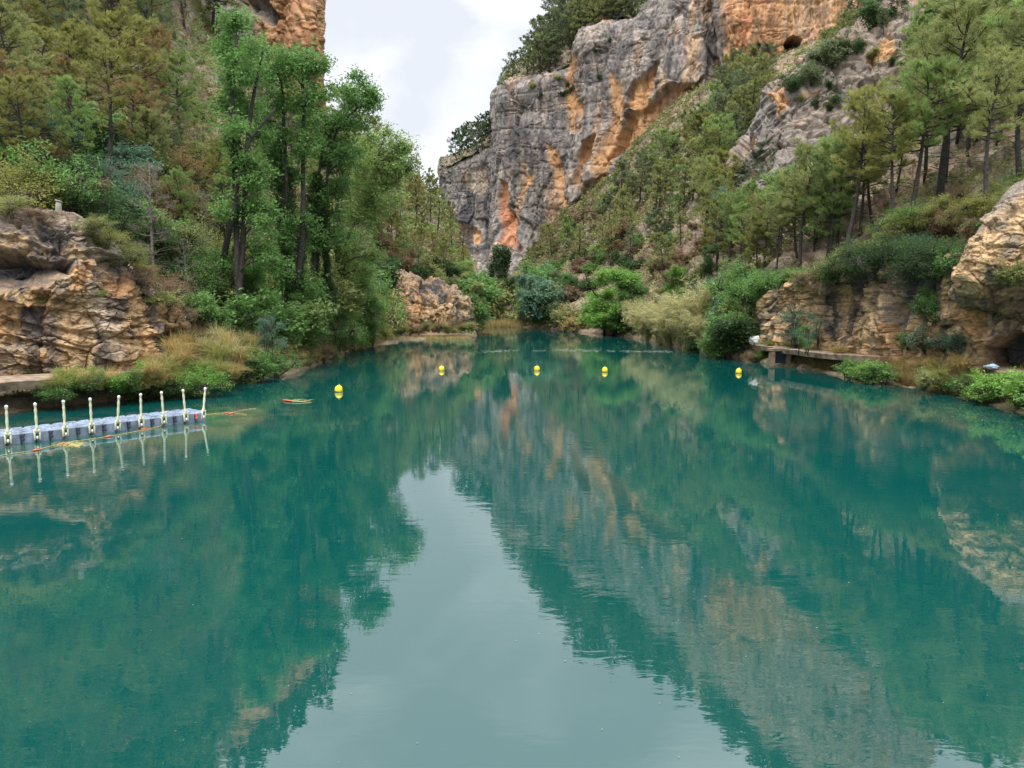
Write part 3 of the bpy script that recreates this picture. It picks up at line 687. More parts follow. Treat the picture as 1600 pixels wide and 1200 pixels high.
ribbon('path', [atz(585, 515, 1.25), atz(640, 513, 1.2), atz(690, 512, 1.2), atz(741, 511, 1.2)], 3.0, .3, M['concrete'], 1)
# ---------------------------------------------------------------- plants: prototypes (mesh data shared by copies)
def rv(n): v = rng.normal(size=(n, 3)); return v/(np.linalg.norm(v, axis=1)[:, None]+1e-9)
def blades(cent, dirs, n, ln, wd, spread, clump=None):
    """n thin needle triangles per tuft, fanning round dirs"""
    m = len(cent); C = np.repeat(cent, n, 0); D = np.repeat(dirs, n, 0)+rv(m*n)*spread; D /= np.linalg.norm(D, axis=1)[:, None]
    l = ln*rng.uniform(.6, 1.2, (m*n, 1)); s = np.cross(D, rv(m*n)); s /= np.linalg.norm(s, axis=1)[:, None]+1e-9
    C = C+rv(m*n)*ln*.25
    a = C-s*wd*.5; b = C+s*wd*.5; c = C+D*l
    V = np.stack([a, b, c], 1).reshape(-1, 3); T = np.arange(len(V)).reshape(-1, 3)
    cl = rng.random(m) if clump is None else clump
    col = np.zeros((m*n, 3)); col[:, 0] = rng.random(m*n); col[:, 1] = np.repeat(cl, n); return V, T, np.repeat(col, 3, 0)
def leaves(cent, n, rad, ln, wd, clump, droop=.3, flat=.7):
    """n leaf quads (pointed) scattered round each centre"""
    m = len(cent); C = np.repeat(cent, n, 0)+rng.normal(size=(m*n, 3))*rad*np.array([.55, .55, .55*flat])
    D = rv(m*n); D[:, 2] = D[:, 2]*.6-droop; D /= np.linalg.norm(D, axis=1)[:, None]
    up = rv(m*n)*.7+np.array([0, 0, 1]); s = np.cross(D, up); s /= np.linalg.norm(s, axis=1)[:, None]+1e-9
    k = rng.uniform(.6, 1.25, (m*n, 1)); l = ln*k; w_ = wd*k*.5; nn = np.cross(s, D)*l*.12
    a = C; b = C+D*l*.45+s*w_+nn; c = C+D*l; d = C+D*l*.45-s*w_+nn
    V = np.stack([a, b, c, d], 1).reshape(-1, 3); Q = np.arange(len(V)).reshape(-1, 4)
    col = np.zeros((m*n, 3)); col[:, 0] = rng.random(m*n); col[:, 1] = np.repeat(clump, n); return V, Q, np.repeat(col, 4, 0)
def curve(a, b, bend, n=6, up=0.0):
    t = np.linspace(0, 1, n)[:, None]; v = rng.normal(size=3)*bend*np.linalg.norm(b-a)
    return a+(b-a)*t+v*np.sin(t*np.pi)+np.array([0, 0, up*np.linalg.norm(b-a)])*np.sin(t*np.pi)
PR = {}       # kind -> list of (trunk mesh, crown mesh, height, base radius)
def make_pine(kind, Ht, R0, cb, nb, wd, nbl, lean=.04, sparse=1.0, bark='bark', bare=.12, side=6):
    mb = MB(); top = np.array([rng.normal()*lean*Ht, rng.normal()*lean*Ht, Ht])
    tp = curve(np.array([0, 0, -.6]), top, .03, 9); tp[:, 2] = np.linspace(-.6, Ht, 9)
    tr = Ht*.016; mb.tube(tp, tr*np.linspace(1.15, .18, 9)**1.0, 7)
    tt = np.linspace(0, 1, 9); P = lambda f: np.array([np.interp(f, tt, tp[:, k]) for k in range(3)])
    cs = []; ds = []; cl = []; az = rng.random()*6.28
    # a few bare dead snags under the crown
    for i in range(int(nb*bare*3)):
        f = rng.uniform(cb*.45, cb*1.1); a = P(f); th = rng.random()*6.28; ln = R0*rng.uniform(.25, .7)
        b = a+np.array([math.cos(th), math.sin(th), rng.uniform(-.1, .35)])*ln; mb.tube(curve(a, b, .08, 4), [tr*.2, tr*.15, tr*.1, tr*.05], 3, False)
    for i in range(nb):
        f = cb+(1-cb)*(i+rng.random())/nb*.985; t = (f-cb)/(1-cb); az += 2.4+rng.normal()*.5
        prof = (.42+.9*t)*(1-t**2.2)**.75+.10
        Lb = R0*prof*rng.uniform(.55, 1.12); el_ = .10+.75*t+rng.normal()*.12
        a = P(f); d = np.array([math.cos(az)*math.cos(el_), math.sin(az)*math.cos(el_), math.sin(el_)])
        bp = curve(a, a+d*Lb, .07, 6, -.04); r0 = tr*(.42-.25*t); mb.tube(bp, r0*np.linspace(1, .25, 6), 4, False)
        gcl = rng.random()
        for j in range(int(7*sparse)+1):
            q = rng.uniform(.35, 1.0); o = bp[0]+(bp[-1]-bp[0])*q
            o = np.array([np.interp(q, np.linspace(0, 1, 6), bp[:, k]) for k in range(3)])
            dd = d*.6+rv(1)[0]*.7; dd[2] = dd[2]*.5+.25; dd /= np.linalg.norm(dd); sl = Lb*rng.uniform(.18, .36)*(1.15-.4*q)
            e = o+dd*sl; mb.tube(np.stack([o, o+dd*sl*.5+rv(1)[0]*sl*.06, e]), [r0*.3, r0*.22, r0*.12], 3, False)
            for k in range(side):
                cs.append(o+(e-o)*rng.uniform(.45, 1.08)+rv(1)[0]*sl*.42); x = dd+rv(1)[0]*.6; x[2] += .35; ds.append(x/np.linalg.norm(x)); cl.append(np.clip(gcl*.6+rng.random()*.4, 0, 1))
    V, T, c = blades(np.array(cs), np.array(ds), nbl, Ht*.030, wd, .55, np.array(cl))
    PR.setdefault(kind, []).append((mb.mesh(kind+'_trunk', M[bark], True), mk_mesh(kind+'_crown', V, None, T, [M['olive']], c), Ht, tr))
for k in range(4): make_pine('near_pine', 12, 3.5+.3*k, .42+.06*(k % 2), 38, .042, 9, .06, 1.1, side=6)
for k in range(3): make_pine('thin_pine', 11, 2.5, .42, 24, .04, 8, .07, .75, bare=.35)
for k in range(4): make_pine('far_pine', 10, 3.3+.25*k, .22+.06*(k % 2), 32, .11, 8, .05, .9, side=6)
for k in range(2): make_pine('bare_pine', 10, 2.8, .25, 24, .035, 4, .1, .9, 'bark_grey', .4, 3)

def grow(name, blobs, trunks, leaf, per, lrad, bark='bark', twigs=9, ivy=(), mat='leafy', r0=.2, dens=1.0):
    """broadleaf: blobs [(centre, radius)], trunks [polyline]; limbs run from the nearest trunk to every blob, twigs inside carry the leaves"""
    mb = MB(); pts = []
    for tp, r in trunks:
        tp = np.array(tp, float); n = len(tp); T = np.linspace(0, n-1, 12); q = hermite(tp, np.arange(n, dtype=float), T); q += rng.normal(size=q.shape)*r*.25
        mb.tube(q, np.linspace(r, r*.25, 12), 8); pts += [(p, r*(1-.75*i/11)) for i, p in enumerate(q)]
    cs = []; cl = []
    for c, rad in blobs:
        c = np.array(c, float); best = min(pts, key=lambda pr: np.linalg.norm(pr[0]-c)+1.6*max(0, pr[0][2]-c[2]+rad*.3))
        a, ra = best; lp = curve(a, c, .08, 7, .06); rr = min(ra*.6, .05+.012*np.linalg.norm(c-a)); mb.tube(lp, np.linspace(rr, rr*.3, 7), 5, False)
        nt_ = int(twigs*rad**1.3*dens)+6; g0 = rng.random()
        for k in range(nt_):
            d = rv(1)[0]; d[2] = d[2]+.1; e = c+d*rad*rng.uniform(.4, 1.15)*np.array([1.08, 1.08, .92]); o = lp[rng.integers(3, 7)]
            mb.tube(curve(o, e, .08, 4, .04), [rr*.25, rr*.2, rr*.12, rr*.05], 3, False)
            for q in (.55, .8, 1.0):
                cs.append(o+(e-o)*q+rv(1)[0]*.12*rad); cl.append(np.clip(g0*.35+rng.random()*.65, 0, 1))
    V, Q, col = leaves(np.array(cs), per, lrad, leaf, leaf*.55, np.array(cl))
    iv = None
    if len(ivy):
        cs = []; 
        for p0, p1, r, n in ivy:
            p0 = np.array(p0, float); p1 = np.array(p1, float); t = rng.random((n, 1)); d = rv(n); d[:, 2] *= .3
            cs.append(p0+(p1-p0)*t+d*r*(.6+.5*np.sin(t*9+r))*rng.uniform(.6, 1.05, (n, 1)))
        cs = np.vstack(cs); iv = leaves(cs, 9, .28, .13, .10, rng.random(len(cs)), .6)
    return mb, (V, Q, col), iv
def make_leaf_tree(kind, Ht, nb, spread, leaf, per, lrad, stems=2, low=.25, tw=9):
    tr = []; bl = []
    for k in range(stems):
        tp = [(rng.normal()*.15*stems, rng.normal()*.15*stems, -.4)]
        for f in (.3, .6, .9): tp.append((tp[0][0]+rng.normal()*spread*f*.5, tp[0][1]+rng.normal()*spread*f*.5, Ht*f))
        tr.append((tp, Ht*.018))
    for k in range(nb):
        f = rng.uniform(low, .93); th = rng.random()*6.28; rr = spread*math.sqrt(rng.random())*(1-.55*max(0, f-.5)*2)
        bl.append(((rr*math.cos(th), rr*math.sin(th), f*Ht), spread*rng.uniform(.28, .45)))
    mb, (V, Q, c), _ = grow(kind, bl, tr, leaf, per, lrad, twigs=tw)
    PR.setdefault(kind, []).append((mb.mesh(kind+'_trunk', M['bark'], True), mk_mesh(kind+'_crown', V, Q, None, [M['leafy']], c), Ht, .2))
for k in range(3): make_leaf_tree('leafy_tree', 8, 22, 2.5, .19, 16, .42, low=.12, tw=16)
for k in range(2): make_leaf_tree('willow_tree', 6, 14, 2.0, .13, 15, .36, 4, .12)
# shrubs: one mesh, foliage + stems
def make_shrub(kind, Rr, Hh, n, leaf, per, lrad, droop=.1, stems=9):
    mb = MB(); cs = []; cl = []
    lob = [(np.array([rng.normal()*Rr*.42, rng.normal()*Rr*.42, Hh*rng.uniform(.12, .66)]), Rr*rng.uniform(.32, .55)) for _ in range(7)]
    for c, r in lob:
        mb.tube(curve(np.array([0, 0, -.2])+rng.normal(size=3)*.1*Rr, c, .1, 5), [.03*Hh, .024*Hh, .018*Hh, .012*Hh, .006*Hh], 4, False); g0 = rng.random()
        for k in range(n//7):
            d = rv(1)[0]; d[2] = d[2]*.9+.1; e = c+d*r*rng.uniform(.5, 1.08); mb.tube(np.stack([c, (c+e)/2+rv(1)[0]*.05*r, e]), [.01*Hh, .007*Hh, .004*Hh], 3, False)
            cs.append(e); cl.append(np.clip(g0*.5+rng.random()*.5, 0, 1))
    for k in range(int(n*.09)):           # long whippy shoots that break the outline
        o = lob[rng.integers(7)]; d = rv(1)[0]; d[2] = abs(d[2])+.35; d /= np.linalg.norm(d); l = Hh*rng.uniform(.35, .85); e = o[0]+d*(o[1]*.8+l*.5); q0 = o[0]+d*o[1]*.4
        mb.tube(curve(q0, e, .08, 4), [.008*Hh, .006*Hh, .004*Hh, .002*Hh], 3, False); g1 = rng.random()
        for q in (.4, .55, .7, .85, 1.0): cs.append(q0+(e-q0)*q); cl.append(g1)
    V, Q, c = leaves(np.array(cs), per, lrad, leaf, leaf*.5, np.array(cl), droop)
    bv = np.vstack(mb.V); bq = np.vstack(mb.Q)
    V2 = np.vstack([V, bv]); Q2 = np.vstack([Q, bq+len(V)]); c2 = np.vstack([c, np.zeros((len(bv), 3))])
    me = mk_mesh(kind, V2, Q2, None, [M['leafy'], M['bark']], c2, mi=np.r_[np.zeros(len(Q)), np.ones(len(bq))])
    PR.setdefault(kind, []).append((None, me, Hh, Rr))
for k in range(4): make_shrub('near_shrub', 1.0, 1.3, 230, (.10, .12, .085, .14)[k], 12, (.17, .2, .15, .22)[k])
for k in range(3): make_shrub('far_shrub', 1.2, 1.6, 120, .22, 11, .30)
for k in range(2): make_shrub('fine_shrub', 1.1, 1.2, 260, .055, 22, .17, -.2)
def make_grass(kind, n, ln, wd, spread):
    V = []; Q = []; col = []
    th = rng.random(n)*6.28; base = np.stack([np.cos(th), np.sin(th), th*0], 1)*rng.random((n, 1))*spread*.35
    out = np.stack([np.cos(th+rng.normal(size=n)*.5), np.sin(th+rng.normal(size=n)*.5), th*0], 1)
    l = ln*rng.uniform(.5, 1.15, n); arch = rng.uniform(.25, 1.0, n); s = np.cross(out, [0, 0, 1]); s += rng.normal(size=s.shape)*.3; s /= np.linalg.norm(s, axis=1)[:, None]
    S = 5; rows = []
    for k in range(S):
        t = k/(S-1); x = l*arch*t**1.5*.8; z = l*(t-.62*arch*t*t*1.3)
        p = base+out*x[:, None]+np.array([0, 0, 1])*z[:, None]; w_ = wd*(1-t*.9)
        rows.append(p-s*w_*.5); rows.append(p+s*w_*.5)
    A = np.stack(rows, 1); V = A.reshape(-1, 3); i0 = np.arange(n)*2*S
    Q = np.vstack([np.stack([i0+2*k, i0+2*k+1, i0+2*k+3, i0+2*k+2], 1) for k in range(S-1)])
    c = np.zeros((n, 3)); c[:, 0] = rng.random(n); c[:, 1] = rng.random(n)
    PR.setdefault(kind, []).append((None, mk_mesh(kind, V, Q, None, [M['straw']], np.repeat(c, 2*S, 0)), ln*.7, spread))
for k in range(3): make_grass('grass_tuft', 420, 1.0, .02, .4)
def make_cane(kind):
    mb = MB(); cs = []; V = []; T = []; c = []
    n = 120; L_ = 5.5; cc = []; dd = []
    for i in range(n):
        th = rng.random()*6.28; b = np.array([math.cos(th), math.sin(th), 0])*rng.random()*.9; l = L_*rng.uniform(.55, 1.1); o = np.array([math.cos(th), math.sin(th), 0])*rng.uniform(.1, .62)+rng.normal(size=3)*.08
        t = np.linspace(0, 1, 7)[:, None]; p = b+o*l*t**2*.75+np.array([0, 0, 1])*l*(t-.28*t**3)-[0, 0, .2]
        mb.tube(p, np.linspace(.02, .006, 7), 3, False)
        for q in np.linspace(.3, 1, 15): cc.append([np.interp(q, t[:, 0], p[:, k]) for k in range(3)]); x = o+rng.normal(size=3)*.5; x[2] += .5-q*.6; dd.append(x/np.linalg.norm(x))
    V, T, c = blades(np.array(cc), np.array(dd), 4, .62, .055, .45, rng.random(len(cc)))
    bv = np.vstack(mb.V); bq = np.vstack(mb.Q)
    me = mk_mesh(kind, np.vstack([V, bv]), bq+len(V), T, [M['cane']], np.vstack([c, np.ones((len(bv), 3))*.5]))
    PR.setdefault(kind, []).append((None, me, L_*.8, 2.5))
for k in range(2): make_cane('cane_clump')

# ---------------------------------------------------------------- planting
TONE = dict(olive='olive green', grey='grey green', bright='bright green', yellow='yellow green', rusty='rusty brown', leafy='mid green', dark='dark green',
            blue='blue green', fresh='fresh light green', straw='straw coloured', cane='pale yellow', twig='grey leafless', brown='brown')
PLANTS = []       # (root, px, py of the middle, tone, kindword, where, size word)
used = {}
def plant(kind, base, height, tone, where, word=None, name=None, cat=None, group=None, rot=None, wide=1.0, lean=0):
    vs = PR[kind]; v = vs[rng.integers(len(vs))]; s = height/v[2]
    nm = name or {'near_pine': 'pine_tree', 'far_pine': 'pine_tree', 'thin_pine': 'pine_tree', 'bare_pine': 'dead_tree', 'leafy_tree': 'broadleaf_tree', 'willow_tree': 'broadleaf_tree',
                  'near_shrub': 'shrub', 'far_shrub': 'shrub', 'fine_shrub': 'shrub', 'grass_tuft': 'grass_tuft', 'cane_clump': 'cane_clump'}[kind]
    r = rng.random()*6.28 if rot is None else rot
    def setm(o):
        o.material_slots[0].link = 'OBJECT'; o.material_slots[0].material = M[tone]
    if v[0] is None:
        root = link(nm, v[1], None, base); root.scale = (s*wide, s*wide, s); root.rotation_euler = (lean, 0, r); setm(root)
    else:
        root = link(nm, None, None, base); root.scale = (s*wide, s*wide, s); root.rotation_euler = (lean, 0, r)
        link('trunk', v[0], root); setm(link('crown', v[1], root))
    px, py = proj(np.array(base)+[0, 0, height*.6])
    root['category'] = cat or nm.replace('_', ' ')
    if group: root['group'] = group
    PLANTS.append((root, float(px), float(py), TONE[tone], word or nm.replace('_', ' '), where, height))
    return root
# landmarks one can find in the photo: px, py, words
LM = [(60, 480, 'the rock outcrop with dark hollows'), (240, 520, 'the tip of the left rock outcrop'), (330, 345, 'the bare pink slope left of the ivy clad trees'),
      (30, 110, 'the top left corner of the photo'), (200, 120, 'the tall pine left of the grey cliff slab'), (345, 60, 'the grey cliff slab at the top left'), (470, 60, 'the orange cliff tower'),
      (660, 290, 'the notch of sky'), (650, 400, 'the stony slope above the low rock bluff'), (680, 480, 'the low rock bluff'), (745, 320, 'the far left buttress of the great cliff'),
      (790, 330, 'the rust red crevice'), (785, 440, 'the foot of the rust red crevice'), (840, 230, 'the grey face of the great cliff'), (920, 300, 'the diagonal dark overhang'), (1040, 170, 'the big orange overhang'),
      (1243, 66, 'the cave mouth'), (1175, 40, 'the orange cliff wall'), (1190, 240, 'the foot of the pale rock rib'), (1270, 140, 'the crest of the grey rock rib'), (1340, 140, 'the face of the grey rock rib'),
      (960, 470, 'the vivid green tree on the right bank'), (1000, 330, 'the scree slope under the big overhang'), (1060, 490, 'the pale cane clumps'), (1120, 350, 'the blue green poplar'), (1250, 480, 'the left end of the ochre rock wall'),
      (1330, 380, 'the leaning trunks over the ochre wall'), (1470, 400, 'the dark shrubs on the ochre wall'), (1560, 390, 'the bulging ochre rock'), (1400, 540, 'the white stone on the right path'), (1165, 525, 'the white bag at the end of the right path'),
      (1590, 200, 'the right edge of the photo'), (1480, 150, 'the tallest pine on the right'), (1020, 20, 'the top of the great cliff'), (850, 80, 'the left shoulder of the great cliff'), (740, 215, 'the top of the far left buttress'),
      (1240, 545, 'the drain opening under the right path'), (120, 590, 'the left concrete path'), (420, 520, 'the pale shrub under the big trees'), (530, 520, 'the thicket under the big trees')]
ORD = ['', 'first', 'second', 'third', 'fourth', 'fifth', 'sixth', 'seventh', 'eighth', 'ninth', 'tenth', 'eleventh', 'twelfth', 'thirteenth', 'fourteenth', 'fifteenth', 'sixteenth', 'seventeenth', 'eighteenth']
def label_plants():
    groups = {}
    for it in PLANTS:
        root, px, py, tone, word, where, h = it
        if root.get('label'): continue
        x, y = min(max(px, 5), 1595), min(max(py, 5), 1195)
        lm = min(LM, key=lambda l: math.hypot(l[0]-x, (l[1]-y)*1.1)); dx, dy = x-lm[0], y-lm[1]
        if abs(dx) < 22 and abs(dy) < 22: rel = 'at'
        elif abs(dx) > abs(dy): rel = 'right of' if dx > 0 else 'left of'
        else: rel = 'below' if dy > 0 else 'above'
        groups.setdefault((tone, word, rel, lm[2]), []).append((px, root))
    for (tone, word, rel, lm), lst in groups.items():
        lst.sort(key=lambda e: e[0]); n = len(lst)
        for i, (_, r) in enumerate(lst):
            t = f'{tone} {word} {rel} {lm}'
            if n == 2: t = ('left-hand ', 'right-hand ')[i]+t
            elif n > 2: t = (ORD[i+1]+' ' if i+1 < len(ORD) else str(i+1)+'th ')+'from the left of the '+f'{tone} {word}s {rel} {lm}'
            ws = t.split()
            if len(ws) > 16: t = ' '.join(ws[:16])
            r['label'] = t
AVOID = [[(1145, 285), (1150, 262), (1212, 180), (1215, 150), (1300, 90), (1395, 25), (1420, 30), (1385, 110), (1390, 150), (1330, 195), (1290, 190), (1245, 215), (1240, 265), (1200, 290)],
         [(1130, -20), (1350, -30), (1320, 0), (1262, 40), (1256, 84), (1228, 84), (1220, 40), (1150, 70), (1130, 100)], [(925, 262), (1030, 190), (1090, 135), (1115, 90), (1100, 0), (900, 60), (810, 320), (870, 320)],
         [(318, -20), (412, -20), (402, 60), (345, 105), (320, 90)], [(400, -20), (515, -20), (515, 100), (440, 60)], [(1218, 28), (1264, 28), (1264, 96), (1220, 96)]]
def inpoly(x, y, poly):
    return bool(poly_mask(np.array([float(x)]), np.array([float(y)]), poly, .01)[0] > .5)
def scatter(sheet_name, poly, n, kinds, hpx, tones, group, gap=.45, where='', hlim=(1, 30), word=None, fixed_h=None):
    soft_avoid = AVOID if 'pine' in kinds[0] else AVOID[-1:]
    """plants whose feet stand on a sheet inside a photo polygon; hpx = apparent height range"""
    xs = [p[0] for p in poly]; ys = [p[1] for p in poly]; placed = []; tries = 0
    P, qx, qy, Nn = G[sheet_name]
    m = (qx > min(xs)-10) & (qx < max(xs)+10) & (qy > min(ys)-10) & (qy < max(ys)+10); Ps, ax_, ay = P[m], qx[m], qy[m]
    while len(placed) < n and tries < n*30:
        tries += 1; x, y = rng.uniform(min(xs), max(xs)), rng.uniform(min(ys), max(ys))
        if not inpoly(x, y, poly): continue
        hp = rng.uniform(*hpx)
        if any(abs(x-a) < gap*hp*.5 and abs(y-b) < gap*hp*.38 for a, b in placed): continue
        if any(inpoly(x+ox*hp*.3, y-f*hp, A) for A in soft_avoid for f in (.5, .95) for ox in (-1, 0, 1)): continue
        d = (ax_-x)**2+(ay-y)**2; k = np.argsort(d)[:6]
        if d[k[0]] > 80: continue
        b = Ps[k[np.argmin(Ps[k, 1])]]; h = hp*b[1]/F if fixed_h is None else rng.uniform(*fixed_h)
        h = min(max(h, hlim[0]), hlim[1]); placed.append((x, y))
        plant(kinds[rng.integers(len(kinds))], b-[0, 0, .05*h], h, tones[rng.integers(len(tones))], where, word, group=group, wide=rng.uniform(.9, 1.2))
    return placed

def forest(name, sheet_name, poly, n, kind, hpx, tone, label, gap=.25, hlim=(5, 17)):
    """trees past the countable number, and those only the water mirrors: one object"""
    xs = [p[0] for p in poly]; ys = [p[1] for p in poly]; P, qx, qy, _ = G[sheet_name]; raw = []
    for tm, cm, Ht, r in PR[kind]:
        d = []
        for me in (tm, cm):
            v = np.empty(len(me.vertices)*3, np.float32); me.vertices.foreach_get('co', v); lv = np.empty(len(me.loops), np.int32); me.loops.foreach_get('vertex_index', lv)
            ls = np.empty(len(me.polygons), np.int32); me.polygons.foreach_get('loop_start', ls); lt = np.diff(np.r_[ls, len(lv)])
            q = np.concatenate([lv[ls[lt == 4]+k][:, None] for k in range(4)], 1); t = np.concatenate([lv[ls[lt == 3]+k][:, None] for k in range(3)], 1)
            c = None
            if me.color_attributes: c = np.empty(len(me.vertices)*4, np.float32); me.color_attributes['col'].data.foreach_get('color', c); c = c.reshape(-1, 4)[:, :3]
            d.append((v.reshape(-1, 3), q, t, c))
        raw.append((d, Ht))
    V = []; Qs = []; Ts = []; c = []; mq = []; mt = []; off = 0; k = 0; tries = 0; pl = []
    while k < n and tries < n*30:
        tries += 1; x, y = rng.uniform(min(xs), max(xs)), rng.uniform(min(ys), max(ys))
        if not inpoly(x, y, poly): continue
        hp = rng.uniform(*hpx)
        if any(abs(x-a) < gap*hp*.5 and abs(y-b) < gap*hp*.4 for a, b in pl): continue
        d2 = (qx-x)**2+(qy-y)**2; j = int(np.argmin(d2))
        if d2[j] > 400: continue
        pl.append((x, y)); k += 1; (d, Ht) = raw[rng.integers(len(raw))]; h = min(max(hp*P[j, 1]/F, hlim[0]), hlim[1]); s = h/Ht; a = rng.random()*6.28
        Rm = np.array([[math.cos(a), -math.sin(a), 0], [math.sin(a), math.cos(a), 0], [0, 0, 1]]).T; g = rng.random()*.5
        for m, (v, q, t, cc) in enumerate(d):
            V.append(v@Rm*s+P[j]); c.append(np.zeros((len(v), 3)) if cc is None else np.clip(cc*.8+g, 0, 1))
            Qs.append(q+off); Ts.append(t+off); mq.append(np.full(len(q), m)); mt.append(np.full(len(t), m)); off += len(v)
    me = mk_mesh(name, np.vstack(V), np.vstack(Qs), np.vstack(Ts), [M['bark'], M[tone]], np.vstack(c), mi=np.concatenate(mq+mt))
    o = link(name, me); o['kind'] = 'stuff'; o['label'] = label
# ---------------------------------------------------------------- the plants of the photo
g1 = 'pines on the left hillside'
scatter('left_hill', [(-60, 60), (340, 60), (345, 200), (300, 330), (-60, 300)], 38, ['near_pine', 'near_pine', 'thin_pine'], (140, 230), ['olive', 'grey', 'yellow', 'grey', 'bright', 'olive', 'yellow', 'rusty'], g1, .32, hlim=(6, 16), word='pine')
scatter('left_hill', [(-20, 0), (345, 0), (345, 60), (-20, 60)], 14, ['near_pine'], (100, 150), ['grey', 'olive'], g1, .35, hlim=(6, 16), word='pine')
forest('distant_pines', 'left_hill', [(-500, 60), (-60, 60), (-60, -10), (420, -30), (330, -110), (200, -280), (-100, -400), (-500, -500)], 110, 'far_pine', (110, 170), 'olive', 'pines climbing the left hill above the picture')
forest('distant_pines', 'left_cliff', [(504, -12), (465, -64), (372, -180), (300, -255), (300, -245), (372, -165), (465, -50), (502, -8)], 26, 'far_pine', (45, 75), 'grey', 'pines on the brink of the left cliff')
scatter('left_hill', [(-60, 130), (90, 120), (110, 230), (-60, 260)], 6, ['near_pine'], (90, 130), ['rusty'], 'rusty pines at the left edge', .4, hlim=(5, 14), word='pine')
scatter('left_hill', [(230, 300), (420, 240), (560, 260), (560, 380), (300, 400)], 12, ['thin_pine', 'near_pine'], (100, 150), ['olive', 'yellow', 'bright'], g1, .45, hlim=(6, 16), word='pine')
scatter('left_hill', [(400, 200), (520, 190), (560, 250), (430, 260)], 8, ['near_pine'], (60, 80), ['grey', 'olive'], g1, .4, hlim=(6, 16), word='pine')
scatter('left_hill', [(545, 235), (590, 260), (600, 330), (540, 330)], 5, ['far_pine'], (50, 70), ['olive'], g1, .4, hlim=(6, 16), word='pine')
g2 = 'slender pines on the stony slope'
scatter('left_hill', [(590, 270), (640, 290), (700, 355), (728, 420), (735, 460), (690, 440), (600, 420)], 20, ['thin_pine', 'thin_pine', 'far_pine'], (42, 85), ['olive', 'yellow', 'olive', 'brown'], g2, .5, hlim=(3, 12), word='slender pine')
for (x, y, h) in ((652, 305, 50), (668, 318, 52), (678, 322, 40), (640, 300, 42), (695, 345, 40)): plant('thin_pine', ground('left_hill', x, y), h*ground('left_hill', x, y)[1]/F, 'grey', '', 'slender pine', group=g2)
scatter('left_hill', [(590, 380), (730, 440), (735, 480), (700, 450), (590, 430)], 14, ['far_shrub'], (14, 30), ['olive', 'brown', 'dark'], 'shrubs on the stony slope', .6, hlim=(.8, 3.5))
# understorey of the left hill
scatter('left_hill', [(60, 190), (350, 290), (350, 480), (240, 440), (150, 340), (20, 330)], 42, ['near_shrub', 'fine_shrub'], (38, 70), ['leafy', 'blue', 'olive', 'brown', 'yellow', 'dark', 'rusty'], 'shrubs under the left pines', .5, hlim=(1.2, 4))
scatter('left_hill', [(-40, 150), (160, 170), (160, 260), (-40, 280)], 12, ['near_shrub'], (50, 80), ['blue', 'leafy'], 'shrubs under the left pines', .5, hlim=(1.5, 5))
scatter('left_hill', [(290, 440), (470, 430), (600, 440), (600, 520), (540, 540), (455, 545), (330, 500)], 40, ['near_shrub', 'fine_shrub', 'near_shrub'], (40, 80), ['leafy', 'leafy', 'dark', 'olive', 'bright'], 'shrubs under the big trees', .42, hlim=(1.2, 5))
for (x, y, h, t, k, wd) in ((75, 332, 95, 'leafy', 'near_shrub', .9), (105, 345, 70, 'dark', 'near_shrub', 1), (20, 345, 75, 'yellow', 'fine_shrub', 1.4), (-20, 330, 80, 'yellow', 'fine_shrub', 1.4), (180, 400, 45, 'olive', 'fine_shrub', 1), (213, 445, 40, 'yellow', 'fine_shrub', 1),
    (235, 480, 50, 'brown', 'fine_shrub', 1.2), (190, 360, 50, 'leafy', 'near_shrub', 1.2), (225, 380, 60, 'leafy', 'near_shrub', 1.3), (300, 500, 45, 'leafy', 'near_shrub', 1.3), (340, 510, 45, 'leafy', 'near_shrub', 1.4), (150, 350, 60, 'leafy', 'near_shrub', 1.3)):
    b = ground('left_hill', x, y); plant(k, b, h*b[1]/F, t, '', group='shrubs round the left rock outcrop', wide=wd)
for (x, y, h, t, k) in ((-20, 335, 30, 'yellow', 'fine_shrub'), (15, 330, 26, 'olive', 'fine_shrub'), (50, 340, 20, 'brown', 'fine_shrub'), (140, 362, 24, 'olive', 'fine_shrub'), (165, 385, 26, 'yellow', 'fine_shrub'), (190, 410, 28, 'olive', 'fine_shrub'), (215, 440, 26, 'brown', 'fine_shrub'), (245, 475, 26, 'olive', 'near_shrub'), (270, 500, 30, 'brown', 'fine_shrub'), (60, 470, 12, 'olive', 'near_shrub'), (150, 460, 12, 'olive', 'fine_shrub')):
    b = ground('rock_outcrop', x, y); plant(k, b-[0, -.2, .1], h*b[1]/F, t, '', 'outcrop shrub', group='shrubs rooted on the left rock outcrop', wide=1.5)
# dead, bare trees
for (x, y, h) in ((245, 430, 170), (330, 420, 120), (205, 350, 90), (300, 470, 90)):
    b = ground('left_hill', x, y); plant('bare_pine', b, h*b[1]/F, 'twig', '', 'bare tree', group='leafless trees on the left bank', cat='dead tree')
